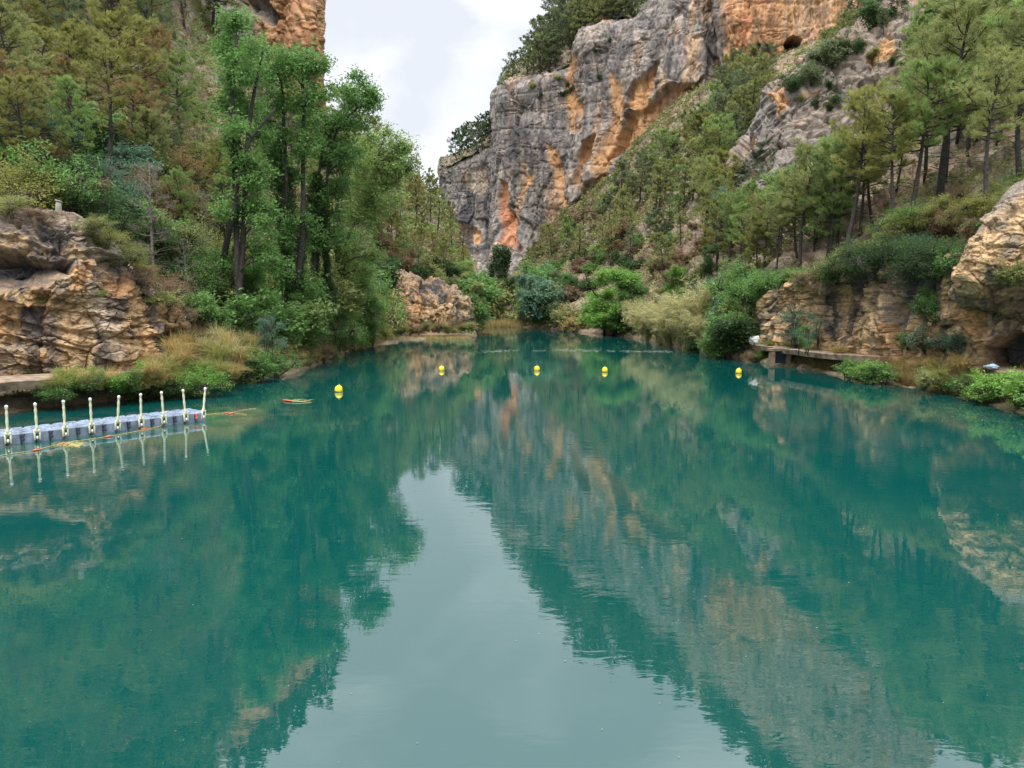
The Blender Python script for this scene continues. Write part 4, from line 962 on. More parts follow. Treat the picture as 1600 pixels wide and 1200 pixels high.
# bank plants, left: grass tufts and bright shrubs hanging over the path edge
def bank(px, py, z, kind, h, tone, word=None, wide=1, group=None, lean=0):
    return plant(kind, wat(px, py, z), h, tone, '', word, group=group, wide=wide, lean=lean)
gg = 'grass tufts along the left bank'
for (x, y, z, h, t) in ((90, 612, .8, .6, 'straw'), (225, 598, .9, .9, 'straw'), (240, 590, 1.2, 1.0, 'straw'), (262, 585, 1.2, 1.1, 'yellow'), (282, 572, 1.5, 1.2, 'straw'), (300, 560, 1.7, 1.2, 'straw'), (322, 556, 1.8, 1.3, 'cane'), (340, 566, 1.5, 1.3, 'yellow'), (360, 562, 1.5, 1.4, 'cane'),
    (375, 572, 1.1, 1.2, 'straw'), (392, 560, 1.3, 1.2, 'yellow'), (345, 590, .8, 1.1, 'yellow'), (366, 592, .6, 1.1, 'straw'), (290, 545, 2.2, 1.2, 'straw'), (270, 555, 2.0, 1.2, 'straw'), (310, 535, 2.4, 1.2, 'brown'), (340, 535, 2.4, 1.2, 'cane'), (380, 540, 2.0, 1.1, 'cane'),
    (205, 604, .7, .7, 'brown'), (180, 598, 1.0, .7, 'straw'), (150, 594, 1.2, .6, 'straw'), (320, 585, 1.0, 1.0, 'yellow'), (355, 548, 2.0, 1.2, 'straw'), (400, 545, 1.8, 1.2, 'straw'), (420, 560, 1.1, .8, 'straw'), (250, 600, .8, .9, 'straw'), (270, 598, .8, .9, 'yellow'), (232, 575, 1.4, .9, 'straw')):
    bank(x, y, z, 'grass_tuft', h, t, wide=1.0, group=gg)
gs = 'shrubs hanging over the left bank'
for (x, y, z, h, t, wd) in ((100, 612, .5, .9, 'fresh', 1.1), (125, 612, .5, 1.0, 'leafy', 1.1), (145, 608, .6, 1.0, 'fresh', 1.1), (190, 608, .5, .8, 'leafy', 1.1), (215, 618, .2, .8, 'fresh', 1.1), (255, 618, .15, .9, 'leafy', 1.1), (312, 618, .1, 1.35, 'fresh', 1.2),
    (335, 575, 1.0, 1.0, 'leafy', 1.1), (405, 592, .2, 1.5, 'leafy', 1.2), (432, 585, .2, 1.5, 'leafy', 1.2), (420, 562, .9, 1.6, 'yellow', 1), (355, 596, .3, .9, 'leafy', 1), (85, 620, .3, .8, 'leafy', 1)):
    bank(x, y, z, 'near_shrub', h, t, wide=wd, group=gs)
for i in range(24):
    x = 84+i*10.2; e = wat(x, np.interp(x, [77, 160, 240, 330], [592, 587, 581, 570]), 1.38); D = e[1]-rng.uniform(.15, .7); z = rng.uniform(.45, 1.15)
    b = np.array([e[0]*D/e[1], D, z]); kk = ('near_shrub', 'grass_tuft', 'grass_tuft')[i % 3]
    plant(kk, b, rng.uniform(.7, 1.0) if kk == 'near_shrub' else rng.uniform(.6, .95), ('fresh' if i % 2 else 'leafy') if kk == 'near_shrub' else ('straw', 'yellow', 'brown')[i % 3 if i % 2 else 0], '', group='plants hanging from the left path edge', wide=1.1)
for i in range(16):
    x = 1190+i*27; e = wat(x, np.interp(x, [1157, 1200, 1290, 1410, 1500, 1600], [533, 538, 549, 554, 564, 580]), 1.3); D = e[1]-rng.uniform(.1, .6)
    plant('grass_tuft', np.array([e[0]*D/e[1], D, rng.uniform(.6, 1.1)]), rng.uniform(.6, .85), ('straw', 'yellow', 'brown')[i % 3], '', group='grass hanging from the right path edge', wide=1.2)
b = wat(422, 560, 1.2); plant('willow_tree', b, 3.2, 'blue', '', 'small tree', name='young_tree', cat='tree')
# broadleaf trees on the shore, left
for (x, y, h, t, wd) in ((560, 545, 130, 'leafy', 1.15), (582, 538, 85, 'yellow', 1.0), (530, 545, 105, 'leafy', 1), (480, 540, 90, 'leafy', 1.1), (395, 520, 100, 'leafy', 1)):
    b = ground('left_hill', x, y); plant('leafy_tree', b, h*b[1]/F, t, '', 'broadleaf tree', group='broadleaf trees on the left shore', cat='tree', wide=wd)
b = ground('left_hill', 634, 512); plant('leafy_tree', b, 4.4, 'blue', '', 'slim broadleaf tree', cat='tree', wide=.6)
scatter('left_hill', [(460, 560), (600, 520), (640, 500), (600, 540), (470, 580)], 16, ['fine_shrub', 'grass_tuft'], (14, 26), ['brown', 'straw', 'olive'], 'low dry plants at the left waterline', .6, hlim=(.5, 1.8))
# low ledge in front of the bluff: dry grass and hanging plants
for i, x in enumerate(np.linspace(608, 738, 18)):
    z = rng.uniform(.4, 1.9); b = wat(x, 527-z*6, 0); b = wat(x, 529, 0)+np.array([0, .6+z*.5, z*.8]); plant(('fine_shrub', 'grass_tuft')[i % 2], b, rng.uniform(.7, 1.2), ('olive', 'straw', 'brown', 'yellow')[i % 4], '', group='dry plants on the ledge of the low bluff', wide=1.3)

# ------- the big ivy-clad trees of the left bank, grown one by one
def big_tree(base_px, D, blobs, trunks, label, ivy=(), tone='leafy', dens=1.0, r=.25):
    base = ground('left_hill', *base_px) if D is None else at(base_px[0], base_px[1], D); y0 = base[1]
    def W(px, py, dy=0.0):
        dx = (px-800)/F; dv = (600-py)/F; t = (y0+dy)/(cp+dv*spn); return np.array([dx*t, y0+dy, H+t*(dv*cp-spn)])-base
    bl = []
    for (x, y, rp) in blobs:
        dy = rng.uniform(-1, 1)*rp*y0/F*1.2; bl.append((W(x, y, dy), 1.02*rp*y0/F))
    for k in range(len(blobs)-1):
        (x0, y0_, r0_), (x1, y1, r1) = blobs[k], blobs[k+1]
        if math.hypot(x0-x1, y0_-y1) < 75: bl.append((W((x0+x1)/2+rng.normal()*7, (y0_+y1)/2+rng.normal()*7, rng.normal()*1.5), (r0_+r1)*.45*y0/F))
    tr = []
    for t in trunks: tr.append(([W(x, y, rng.normal()*.5) for x, y in t], r))
    iv = []
    for (x0, y0_, x1, y1, rp, n) in ivy: iv.append((W(x0, y0_), W(x1, y1), rp*y0/F, n))
    mb, (V, Q, c), ivm = grow('big', bl, tr, .26, 12, .42, ivy=iv, r0=r, twigs=9, dens=dens*.85)
    root = link('broadleaf_tree', None, None, base); root['label'] = label; root['category'] = 'tree'
    mb.build('trunk', M['bark'], root, True); link('crown', mk_mesh('crown', V, Q, None, [M[tone]], c), root)
    if ivm: link('ivy', mk_mesh('ivy', ivm[0], ivm[1], None, [M['dark']], ivm[2]), root)
    PLANTS.append((root, 0, 0, '', '', '', 1))
big_tree((372, 512), None, [(375, 30, 28), (350, 70, 26), (395, 75, 30), (360, 115, 28), (400, 120, 26), (345, 160, 24), (385, 165, 28), (350, 215, 20), (400, 215, 24), (365, 260, 20), (410, 270, 22), (390, 320, 24), (350, 330, 16), (420, 330, 22), (400, 385, 30), (430, 410, 26), (355, 400, 22)],
    [[(372, 515), (370, 400), (368, 260), (365, 140), (372, 40)], [(372, 515), (378, 380), (385, 240), (400, 130), (410, 80)], [(345, 430), (362, 350), (368, 300), (385, 230), (430, 170)]], 'tall slim green tree with dark double trunk, leftmost of the big riverside trees', [(370, 510, 369, 215, 8, 500)])
big_tree((452, 515), None, [(440, 100, 26), (475, 95, 22), (420, 115, 26), (460, 115, 32), (495, 100, 28), (430, 160, 28), (475, 165, 30), (510, 145, 24), (440, 210, 26), (480, 225, 28), (455, 270, 26), (425, 255, 22), (440, 320, 18), (415, 190, 24), (420, 235, 22), (418, 290, 22), (470, 350, 26), (440, 385, 24), (428, 340, 22), (405, 85, 18), (500, 100, 18), (455, 440, 26), (490, 455, 26)],
    [[(450, 515), (448, 400), (446, 260), (440, 150), (435, 80)], [(462, 515), (470, 380), (474, 230), (475, 130), (480, 70)]], 'high crowned tree among the big riverside trees, in front of the orange cliff tower', [(448, 515, 446, 260, 17, 1900), (465, 515, 472, 350, 12, 700)])
big_tree((490, 515), None, [(540, 150, 28), (570, 140, 22), (575, 170, 22), (545, 190, 28), (520, 200, 28), (505, 240, 28), (540, 240, 26), (495, 290, 28), (520, 330, 26), (530, 290, 24), (560, 235, 22), (480, 190, 22), (540, 370, 22), (560, 120, 14), (585, 155, 12), (500, 375, 26), (515, 185, 24), (480, 330, 18)],
    [[(488, 515), (492, 400), (494, 300), (505, 230), (540, 160)], [(500, 515), (512, 420), (505, 330), (520, 220), (575, 145)]], 'tree most thickly wrapped in dark ivy among the big riverside trees', [(492, 515, 494, 270, 20, 2400), (515, 480, 505, 330, 14, 900)])
big_tree((528, 522), None, [(600, 225, 26), (625, 235, 20), (620, 260, 22), (590, 255, 26), (570, 220, 24), (560, 280, 28), (600, 290, 22), (545, 330, 28), (575, 340, 24), (560, 390, 30), (535, 420, 26), (585, 400, 20), (545, 460, 26), (575, 445, 22), (638, 232, 16), (632, 262, 16), (612, 278, 20), (590, 325, 22), (520, 370, 24), (580, 300, 24), (605, 205, 12)],
    [[(528, 525), (530, 430), (522, 380), (530, 300), (565, 265), (590, 245)], [(532, 525), (535, 420), (548, 360), (570, 320)]], 'bright green tree leaning right over the water, rightmost of the big riverside trees', [(530, 430, 525, 330, 12, 500)], 'bright')

# ------- far end of the water
scatter('right_hill', [(725, 503), (800, 503), (870, 500), (900, 455), (840, 440), (790, 465), (740, 470)], 34, ['leafy_tree', 'far_shrub', 'willow_tree'], (24, 50), ['blue', 'grey', 'leafy', 'olive', 'dark'], 'trees and shrubs at the far end', .38, hlim=(3, 20), word='small tree')
scatter('left_hill', [(725, 440), (742, 460), (746, 505), (735, 505)], 8, ['leafy_tree', 'far_shrub'], (28, 50), ['leafy', 'bright', 'olive'], 'trees and shrubs at the far end', .3, hlim=(2, 9), word='small tree')
# ivy pillar at the foot of the crevice
def ivy_pillar():
    base = at(770, 472, 232); n = 900; t = rng.random((n, 1)); s = base[1]/F
    a = np.array([0, 0, 0]); b_ = np.array([16*s, 0, 84*s]); r = 15*s*(1-.3*t); d = rv(n); d[:, 2] *= .3
    cs = a+(b_-a)*t+d*r*rng.uniform(.7, 1.0, (n, 1)); V, Q, c = leaves(cs, 12, .9, .55, .4, rng.random(n), .5)
    root = link('ivy_pillar', None, None, base); root['label'] = 'dark green ivy smothered column of rock at the foot of the rust red crevice'; root['category'] = 'ivy'
    mb = MB(); mb.tube([a-[0, 0, 2], b_*.5, b_], [12*s, 11*s, 8*s], 10); mb.build('rock_core', M['rock_plain'], root, True)
    link('foliage', mk_mesh('foliage', V, Q, None, [M['dark']], c), root)
M['rock_plain'] = mat_simple('plain_grey_rock', (.3, .27, .25), .9, .3, .6, .8)
ivy_pillar()
# ------- crest of the great cliff
gc = 'pines along the crest of the great cliff'
scatter('plateau', [(712, 252), (772, 226), (772, 212), (712, 244)], 9, ['far_pine'], (34, 46), ['grey', 'dark'], gc, .3, hlim=(5, 16), word='crest pine')
scatter('plateau', [(792, 142), (850, 116), (885, 102), (905, 58), (1000, 24), (1060, -15), (1060, -60), (930, -30), (880, 20), (850, 72), (792, 120)], 6, ['far_pine'], (38, 62), ['grey', 'grey', 'olive'], gc, .22, hlim=(6, 17), word='crest pine')
scatter('plateau', [(792, 142), (850, 116), (885, 102), (905, 60), (1000, 26), (1000, 14), (905, 40), (880, 84), (850, 100), (792, 130)], 26, ['far_pine'], (38, 60), ['grey', 'grey', 'olive'], gc, .2, hlim=(6, 17), word='crest pine')
forest('distant_pines', 'plateau', [(792, 128), (850, 100), (885, 80), (905, 40), (1000, 10), (1060, -20), (1240, -215), (1500, -400), (1500, -460), (1250, -270), (1060, -80), (930, -40), (880, 10), (850, 68), (800, 112)], 95, 'far_pine', (42, 66), 'grey', 'pine wood behind the crest of the great cliff', .2)
scatter('cliff', [(800, 140), (880, 115), (900, 75), (920, 60), (1000, 40), (980, 90), (880, 180)], 9, ['far_shrub'], (6, 12), ['dark', 'olive'], 'shrubs clinging to the great cliff', .7, hlim=(1, 3.5), word='cliff shrub')
# ------- right hill
gr = 'pines on the right hillside'
scatter('right_hill', [(1125, 165), (1180, 105), (1260, 85), (1340, 40), (1420, -10), (1440, 40), (1300, 100), (1215, 150), (1205, 200), (1140, 260)], 38, ['far_pine', 'far_pine', 'near_pine'], (60, 92), ['grey', 'olive', 'grey', 'olive'], gr, .33, hlim=(6, 16), word='pine')
scatter('right_hill', [(955, 300), (1040, 230), (1120, 175), (1140, 270), (1100, 330), (1000, 330), (930, 320)], 19, ['far_pine'], (58, 92), ['grey', 'olive', 'bright'], gr, .42, hlim=(6, 16), word='pine')
scatter('right_hill', [(830, 400), (930, 320), (1000, 330), (1100, 340), (1090, 440), (1000, 430), (840, 430)], 17, ['far_pine', 'thin_pine'], (52, 84), ['olive', 'grey', 'bright', 'olive'], gr, .5, hlim=(5, 14), word='pine')
scatter('right_hill', [(1090, 300), (1150, 270), (1240, 290), (1300, 330), (1310, 400), (1200, 440), (1100, 430)], 26, ['near_pine', 'far_pine'], (90, 135), ['bright', 'olive', 'bright', 'yellow'], gr, .36, hlim=(5, 14), word='pine')
scatter('rock_rib', [(1212, 152), (1300, 88), (1420, 8), (1420, 22), (1310, 105), (1230, 150)], 12, ['far_shrub', 'far_pine'], (18, 38), ['dark', 'grey'], 'plants on the crest of the rock rib', .5, hlim=(1, 8), word='crest plant')
scatter('rock_rib', [(1250, 160), (1400, 60), (1420, 100), (1300, 190)], 8, ['far_shrub'], (7, 14), ['dark', 'olive'], 'plants on the face of the rock rib', .6, hlim=(.8, 3), word='ledge shrub')
scatter('right_hill', [(820, 440), (1000, 330), (1110, 320), (1110, 440), (900, 480)], 52, ['far_shrub'], (12, 26), ['olive', 'dark', 'brown', 'leafy'], 'shrubs on the scree slope', .7, hlim=(.8, 3.5))
scatter('right_hill', [(830, 415), (930, 310), (1040, 225), (1130, 135), (1200, 98), (1300, 60), (1360, 30), (1380, 60), (1300, 90), (1200, 130), (1120, 190), (1040, 260), (930, 345), (840, 435)], 20, ['far_shrub'], (12, 26), ['dark', 'olive', 'grey', 'brown'], 'shrubs along the foot of the great cliff', .6, hlim=(1, 5), word='cliff foot shrub')
# tall near pines with clear trunks, placed one by one: foot, apparent height, lean
gn = 'tall pines above the ochre rock wall'
for (x, y, h, t, k) in ((1318, 395, 235, 'yellow', 1), (1290, 400, 170, 'bright', 0), (1398, 350, 190, 'yellow', 0), (1422, 332, 215, 'bright', 1), (1466, 312, 285, 'olive', 0), (1478, 282, 190, 'olive', 1), (1541, 315, 215, 'olive', 1), (1250, 420, 175, 'olive', 0), (1275, 350, 120, 'bright', 0), (1340, 365, 160, 'yellow', 1),
    (1365, 350, 150, 'olive', 0), (1240, 385, 120, 'bright', 0), (1215, 400, 120, 'bright', 1), (1590, 280, 240, 'olive', 0), (1620, 250, 260, 'bright', 1), (1560, 220, 190, 'olive', 0), (1510, 240, 190, 'olive', 0), (1440, 280, 170, 'olive', 1), (1400, 290, 120, 'yellow', 0), (1320, 320, 100, 'bright', 0), (1680, 230, 260, 'olive', 0), (1750, 220, 300, 'olive', 1),
    (1600, 170, 190, 'olive', 0), (1540, 130, 160, 'bright', 0), (1490, 180, 150, 'bright', 1), (1450, 215, 150, 'bright', 0), (1570, 80, 140, 'olive', 0), (1610, 100, 150, 'bright', 0), (1540, 60, 130, 'grey', 1)):
    b = ground('right_hill', x, y); plant('near_pine', b, h*b[1]/F, t, '', 'tall pine', group=gn, wide=rng.uniform(.95, 1.25), lean=rng.normal()*.05)
scatter('right_hill', [(1340, 320), (1480, 230), (1640, 150), (1640, -60), (1480, -40), (1440, 120), (1330, 240)], 30, ['near_pine', 'far_pine'], (105, 170), ['olive', 'bright', 'yellow', 'bright'], gr, .33, hlim=(5, 14), word='pine')
scatter('right_hill', [(1340, 400), (1470, 320), (1600, 290), (1640, 250), (1640, 330), (1540, 380), (1400, 410), (1300, 430)], 26, ['fine_shrub', 'near_shrub'], (26, 50), ['olive', 'brown', 'leafy', 'yellow'], 'low shrubs among the tall trunks', .5, hlim=(.8, 2.6))
for (x, y, h, t, wd) in ((1340, 425, 70, 'olive', 1.4), (1375, 425, 80, 'dark', 1.5), (1410, 425, 80, 'dark', 1.5), (1445, 425, 85, 'dark', 1.4), (1480, 430, 80, 'dark', 1.4), (1505, 420, 70, 'leafy', 1.2), (1300, 435, 45, 'brown', 1.5), (1265, 445, 40, 'olive', 1.5), (1320, 430, 50, 'leafy', 1.3), (1425, 395, 70, 'blue', 1.2), (1465, 385, 60, 'blue', 1.2), (1235, 455, 50, 'leafy', 1.4)):
    P_, qx_, qy_, _n = G['rock_wall']; b = ground('rock_wall', x, min(y, 418 if x > 1340 else 440)); b = b+np.array([0, 1.2, -.35]); h *= .62; plant('fine_shrub' if t in ('dark', 'brown', 'olive') else 'near_shrub', b, h*b[1]/F, t, '', group='shrubs along the top of the ochre rock wall', wide=wd)
# vivid broadleafs, poplar, canes, thickets along the right shore
for (x, y, h, t, wd, w_) in ((962, 520, 104, 'fresh', 1.5, 'broadleaf tree'), (945, 518, 70, 'fresh', 1.5, 'broadleaf tree'), (985, 512, 78, 'leafy', 1.3, 'broadleaf tree'), (1050, 480, 62, 'fresh', 1.0, 'broadleaf tree'), (1030, 485, 40, 'olive', 1.0, 'broadleaf tree'), (1122, 400, 105, 'blue', .55, 'poplar'),
    (1105, 430, 50, 'dark', 1, 'broadleaf tree'), (825, 500, 70, 'blue', .8, 'broadleaf tree'), (855, 505, 50, 'leafy', .8, 'broadleaf tree')):
    b = ground('right_hill', x, y); plant('leafy_tree', b, h*b[1]/F, t, '', w_, group='broadleaf trees on the right bank', cat='tree', wide=wd)
for (x, y, h) in ((1045, 538, 60), (1078, 545, 70), (1100, 548, 66), (1012, 530, 60), (1035, 530, 66), (1062, 532, 76), (1085, 534, 80), (1110, 520, 78), (1000, 515, 48), (1128, 500, 60)):
    b = ground('right_hill', x, y); plant('cane_clump', b, h*b[1]/F, 'cane', '', group='pale cane clumps on the right bank', wide=1.0)
scatter('right_hill', [(1085, 480), (1160, 450), (1190, 465), (1175, 500), (1150, 545), (1110, 545)], 22, ['near_shrub', 'willow_tree', 'near_shrub'], (36, 62), ['leafy', 'blue', 'olive', 'leafy'], 'thicket beside the pale canes', .33, hlim=(1.5, 5), word='bush')
for (x, y, h, t) in ((1122, 551, 36, 'leafy'), (1138, 553, 44, 'leafy'), (1150, 540, 50, 'dark'), (1095, 545, 30, 'dark'), (880, 515, 28, 'olive'), (895, 515, 22, 'straw'), (1170, 475, 42, 'leafy'), (1195, 460, 38, 'leafy')):
    b = ground('right_hill', x, y); plant('near_shrub', b, h*b[1]/F, t, '', 'bush', group='bushes on the right shore', wide=1.2)
for (x, y, h, t) in ((1245, 545, 75, 'blue'), (1275, 548, 60, 'blue'), (1262, 552, 45, 'leafy')):
    b = wat(x, y, 1.4)+np.array([0, .8, 0]); plant('willow_tree', b, h*b[1]/F, t, '', 'sapling', name='sapling', cat='sapling')
for (x, y, h, t) in ((1445, 548, 36, 'blue'), (1475, 548, 36, 'brown'), (1500, 556, 40, 'blue'), (1460, 505, 40, 'leafy'), (1455, 480, 30, 'leafy'), (1420, 548, 26, 'leafy'), (1590, 440, 34, 'olive'), (1575, 445, 22, 'olive')):
    sh_ = 'rock_bulge' if x > 1560 else 'rock_wall'; b = ground(sh_, x, y-4); plant('near_shrub', b, h*b[1]/F, t, '', 'wall shrub', group='shrubs growing on the ochre rock', wide=1.1)
# bank in front of the right path
gb = 'bright shrubs along the right waterline'
for (x, y, z, h, t, wd) in ((1325, 588, .2, 1.0, 'leafy', 1.3), (1352, 592, .2, 1.05, 'fresh', 1.4), (1378, 596, .2, 1.0, 'leafy', 1.4), (1445, 606, .3, 1.0, 'olive', 1.1), (1470, 605, .3, .9, 'yellow', 1.2), (1500, 612, .2, 1.0, 'leafy', 1.3), (1525, 616, .2, 1.0, 'dark', 1.3),
    (1550, 622, .1, 1.15, 'fresh', 1.5), (1580, 628, .2, 1.4, 'fresh', 1.4), (1612, 634, .2, 1.7, 'fresh', 1.3), (1650, 645, .2, 1.6, 'leafy', 1.3), (1180, 564, .1, .9, 'brown', 1.2), (1196, 562, .2, .9, 'leafy', 1.2)):
    bank(x, y, z, 'near_shrub', h, t, 'waterside shrub', wd, gb)
gt = 'grass tufts along the right bank'
for i in range(30):
    x = 1180+i*14.5; y = np.interp(x, [1180, 1330, 1450, 1600], [563, 584, 605, 632]); z = rng.uniform(.3, 1.2); b = wat(x, y, 0)+np.array([0, .3+z*1.1, z]); b[0] *= b[1]/(b[1])
    plant('grass_tuft', b, rng.uniform(.7, 1.1), ('straw', 'yellow', 'straw', 'brown')[i % 4], '', group=gt, wide=1.3)
for (x, y) in ((1205, 543), (1235, 545), (1310, 555), (1380, 556), (1598, 570)):
    plant('grass_tuft', wat(x, y, 1.25), rng.uniform(.7, 1.0), ('straw', 'yellow')[x % 2], '', group=gt, wide=1.3)

# ------- uncountable: ground cover on the slopes, reeds at the far shore, litter on the water
def cover(name, sheet_name, n, size, tone, thr, seed, polys=None, lift=.1, per=10, zmax=400):
    P, qx, qy, Nn = G[sheet_name]; m = (qx > -80) & (qx < 1680) & (qy > -30) & (qy < 640) & (P[:, 2] > .5) & (P[:, 2] < zmax)
    idx = np.where(m)[0]; v = fbm(P[idx]*.22, 3, seed); idx = idx[v > thr]
    # even over the picture area, not the mesh
    k = rng.choice(idx, min(n, len(idx)), replace=False); C = P[k]+rng.normal(size=(len(k), 3))*.25+[0, 0, lift]
    sc = np.clip(P[k, 1]/60, .5, 3.2)
    V, Q, c = leaves(C, per, 1, 1, .55, rng.random(len(k)), 0)
    Cn = np.repeat(np.repeat(C, per, 0), 4, 0); s = np.repeat(np.repeat(sc, per), 4)[:, None]*size
    V = Cn+(V-Cn)*s
    o = link(name, mk_mesh(name, V, Q, None, [M[tone]], c)); o['kind'] = 'stuff'; o['label'] = f'low {TONE[tone]} ground cover'
cover('ground_cover', 'left_hill', 16000, .22, 'olive', -.1, 5)
cover('ground_cover', 'left_hill', 9000, .22, 'brown', .0, 15)
cover('ground_cover', 'left_hill', 12000, .22, 'leafy', -.05, 25)
cover('ground_cover', 'right_hill', 3500, .22, 'grey', .0, 26)
cover('ground_cover', 'right_hill', 15000, .24, 'olive', -.05, 6)
cover('ground_cover', 'right_hill', 9000, .2, 'brown', .05, 16)
cover('ground_cover', 'plateau', 3000, .22, 'dark', -.3, 7)
cover('ground_cover', 'rock_rib', 1200, .16, 'dark', .25, 8)
def reeds():
    n = 2600; px = rng.uniform(742, 878, n); py = rng.uniform(506.5, 511.5, n); B = np.array([wat(a, b_) for a, b_ in zip(px, py)])
    V, T, c = blades(B, np.tile([0, 0, 1.], (n, 1)), 3, 1.5, .13, .25); o = link('reeds', mk_mesh('reeds', V, None, T, [M['straw']], c)); o['kind'] = 'stuff'; o['label'] = 'straw coloured reeds along the far shore'
    n = 1500; px = rng.uniform(600, 742, n); py = rng.uniform(526, 530, n)-np.where(px > 735, 4, 0); B = np.array([wat(a, b_) for a, b_ in zip(px, py)])
    V, T, c = blades(B, np.tile([0, 0, 1.], (n, 1)), 3, .5, .05, .5); o = link('reeds', mk_mesh('reeds', V, None, T, [M['straw']], c)); o['kind'] = 'stuff'; o['label'] = 'dry grass fringe at the foot of the low bluff'
def fringe(pts, n, tone, label, ln=.5):
    xs = [p[0] for p in pts]; px = rng.uniform(min(xs), max(xs), n); py = np.interp(px, xs, [p[1] for p in pts]); B = np.array([wat(a, b_) for a, b_ in zip(px, py)])
    B[:, 1] += rng.random(n)**2*1.2; B[:, 2] += (B[:, 1]*0+rng.random(n)*.5)
    d = np.tile([0, -.45, .6], (n, 1)); V, T, c = blades(B, d, 4, ln, .02, .6); o = link('bank_grass', mk_mesh('bank_grass', V, None, T, [M[tone]], c)); o['kind'] = 'stuff'; o['label'] = label
fringe([(1150, 559), (1200, 566), (1330, 587), (1450, 609), (1600, 638)], 2600, 'straw', 'dry grass fringe along the right waterline', .6)
fringe([(1150, 559), (1200, 566), (1330, 587), (1450, 609), (1600, 638)], 1500, 'brown', 'brown roots and stalks along the right waterline', .6)
fringe([(330, 604), (400, 591), (458, 583), (540, 550), (600, 537)], 2200, 'brown', 'brown roots and stalks along the left waterline', .6)
fringe([(0, 640), (100, 630), (220, 619), (330, 604)], 1500, 'olive', 'grass fringe under the left concrete path', .5)
reeds()
# ---------------------------------------------------------------- floating dock
M['plastic'] = mat_simple('blue_grey_plastic', (.20, .245, .315), .6, .3, 2.5, .2)
M['plastic_dark'] = mat_simple('dark_blue_plastic', (.03, .035, .06), .5, .2, 8)
M['cream'] = mat_simple('cream_plastic', (.62, .62, .42), .5, .12, 9, .1)
M['white'] = mat_simple('white_plastic', (.8, .8, .76), .5, .08, 9)
M['red'] = mat_simple('red_plastic', (.48, .11, .06), .5, .2, 9)
M['yellow_paint'] = mat_simple('yellow_plastic', (.86, .68, .015), .35, .05, 5)
M['rope'] = mat_simple('rope_fibre', (.42, .36, .14), .9, .3, 20)
A0 = wat(12, 696); B0 = wat(290, 661); ax = (B0-A0)/7; sp_ = np.linalg.norm(ax); u = ax/sp_; wv = np.array([-u[1], u[0], 0]); ang = math.atan2(u[1], u[0])
dock = link('floating_dock', None); dock.location = A0
tag(dock, 'blue grey plastic floating dock with a row of cream posts beside the left bank', 'dock')
dock.rotation_euler = (0, 0, ang)
cs_ = sp_/2; hb = .30
for i in range(-5, 17):
    for j in range(3):
        x = (i-.5)*cs_+cs_*.0; y = (j+.5)*cs_
        mb = MB(); mb.box((x, y, .08), (cs_/2-.012, cs_/2-.012, hb), bev=.05)
        z = .08+hb
        mb.box((x, y, z+.005), (cs_/2-.09, cs_/2-.09, .012), bev=.008)
        for a in (-1, 0, 1): mb.box((x+a*.11, y, z+.018), (.018, cs_/2-.13, .008))
        mb.build('float_block', M['plastic'], dock)
    if i % 2:        # connector between blocks, on the water side
        mb = MB(); x = i*cs_; mb.box((x, -.02, .30), (.07, .035, .03), bev=.01); mb.box((x, -.035, .2), (.035, .03, .09), bev=.01); mb.lathe([(0, -.02), (.05, -.02), (.06, .03), (.05, .07), (0, .08)], 10, (x, -.05, .12))
        mb.build('connector', M['plastic_dark'] if i != 15 else M['red'], dock)
def post(x, y, tilt, par):
    o = link('post', None, par, (x, y, .0)); o.rotation_euler = (rng.normal()*.02, tilt+rng.normal()*.025, rng.normal()*.15); o.scale = (.74, .74, 1)
    mb = MB(); mb.lathe([(0, .42), (.075, .42), (.08, .46), (.055, .56), (.048, .64), (.06, .74), (.064, .82), (.052, .90), (.05, .98), (.06, 1.04), (.062, 1.10), (.05, 1.14), (.046, 1.22), (.06, 1.235), (.06, 1.28), (0, 1.28)], 14)
    # forked foot gripping the block edge
    for s in (-1, 1): mb.box((s*.105, -.02, .22), (.035, .05, .15), bev=.012); mb.box((s*.07, -.02, .39), (.055, .06, .045), bev=.015)
    mb.build('shaft', M['cream'], o, True)
    mb = MB(); mb.lathe([(0, 1.36), (.035, 1.355), (.066, 1.33), (.07, 1.30), (.066, 1.275), (0, 1.27)], 14); mb.build('cap', M['white'], o, True)
    mb = MB(); mb.box((0, -.01, .2), (.07, .02, .1), bev=.01); mb.build('socket', M['plastic_dark'], o)
    mb = MB(); mb.lathe([(0, .09), (.035, .10), (.052, .14), (.05, .18), (.03, .21), (0, .215)], 12, (0, -.05, 0)); mb.build('ball', M['white'], o, True)
for k in range(-2, 8): post(k*sp_+ (0), -.05, 0, dock)
post(16*cs_-cs_*.5-.1+.18, .05, .17, dock)
# ---------------------------------------------------------------- buoys
def buoy(px, py, label, s=1.0):
    o = link('buoy', None, None, wat(px, py)); tag(o, label, 'buoy', 'yellow marker buoys across the river'); o.scale = (s, s, s); o.rotation_euler = (rng.normal()*.04, rng.normal()*.04, rng.random()*6)
    mb = MB(); n = 12; pr = [(0, -.22)]+[(.2*math.sin(math.pi*(.12+.38*t/4)), -.22+.2*t/4) for t in range(0, 5)]+[(.205, .03), (.2, .12)]+[(.2*math.cos(t/6*math.pi/2), .14+.19*math.sin(t/6*math.pi/2)) for t in range(0, 7)]
    mb.lathe(pr, 24); mb.build('body', M['yellow_paint'], o, True)
    mb = MB(); mb.lathe([(.203, -.01), (.212, -.005), (.212, .03), (.203, .035)], 24); mb.build('waterline_band', M['plastic_dark'], o, True)
    mb = MB(); th = np.linspace(0, 2*np.pi, 13); mb.tube(np.stack([.035*np.cos(th), th*0, .355+.035*np.sin(th)], 1), .009, 5, False); mb.build('eyelet', M['yellow_paint'], o, True)
buoy(529, 612, 'yellow buoy nearest the camera and closest to the left bank', 1.05)
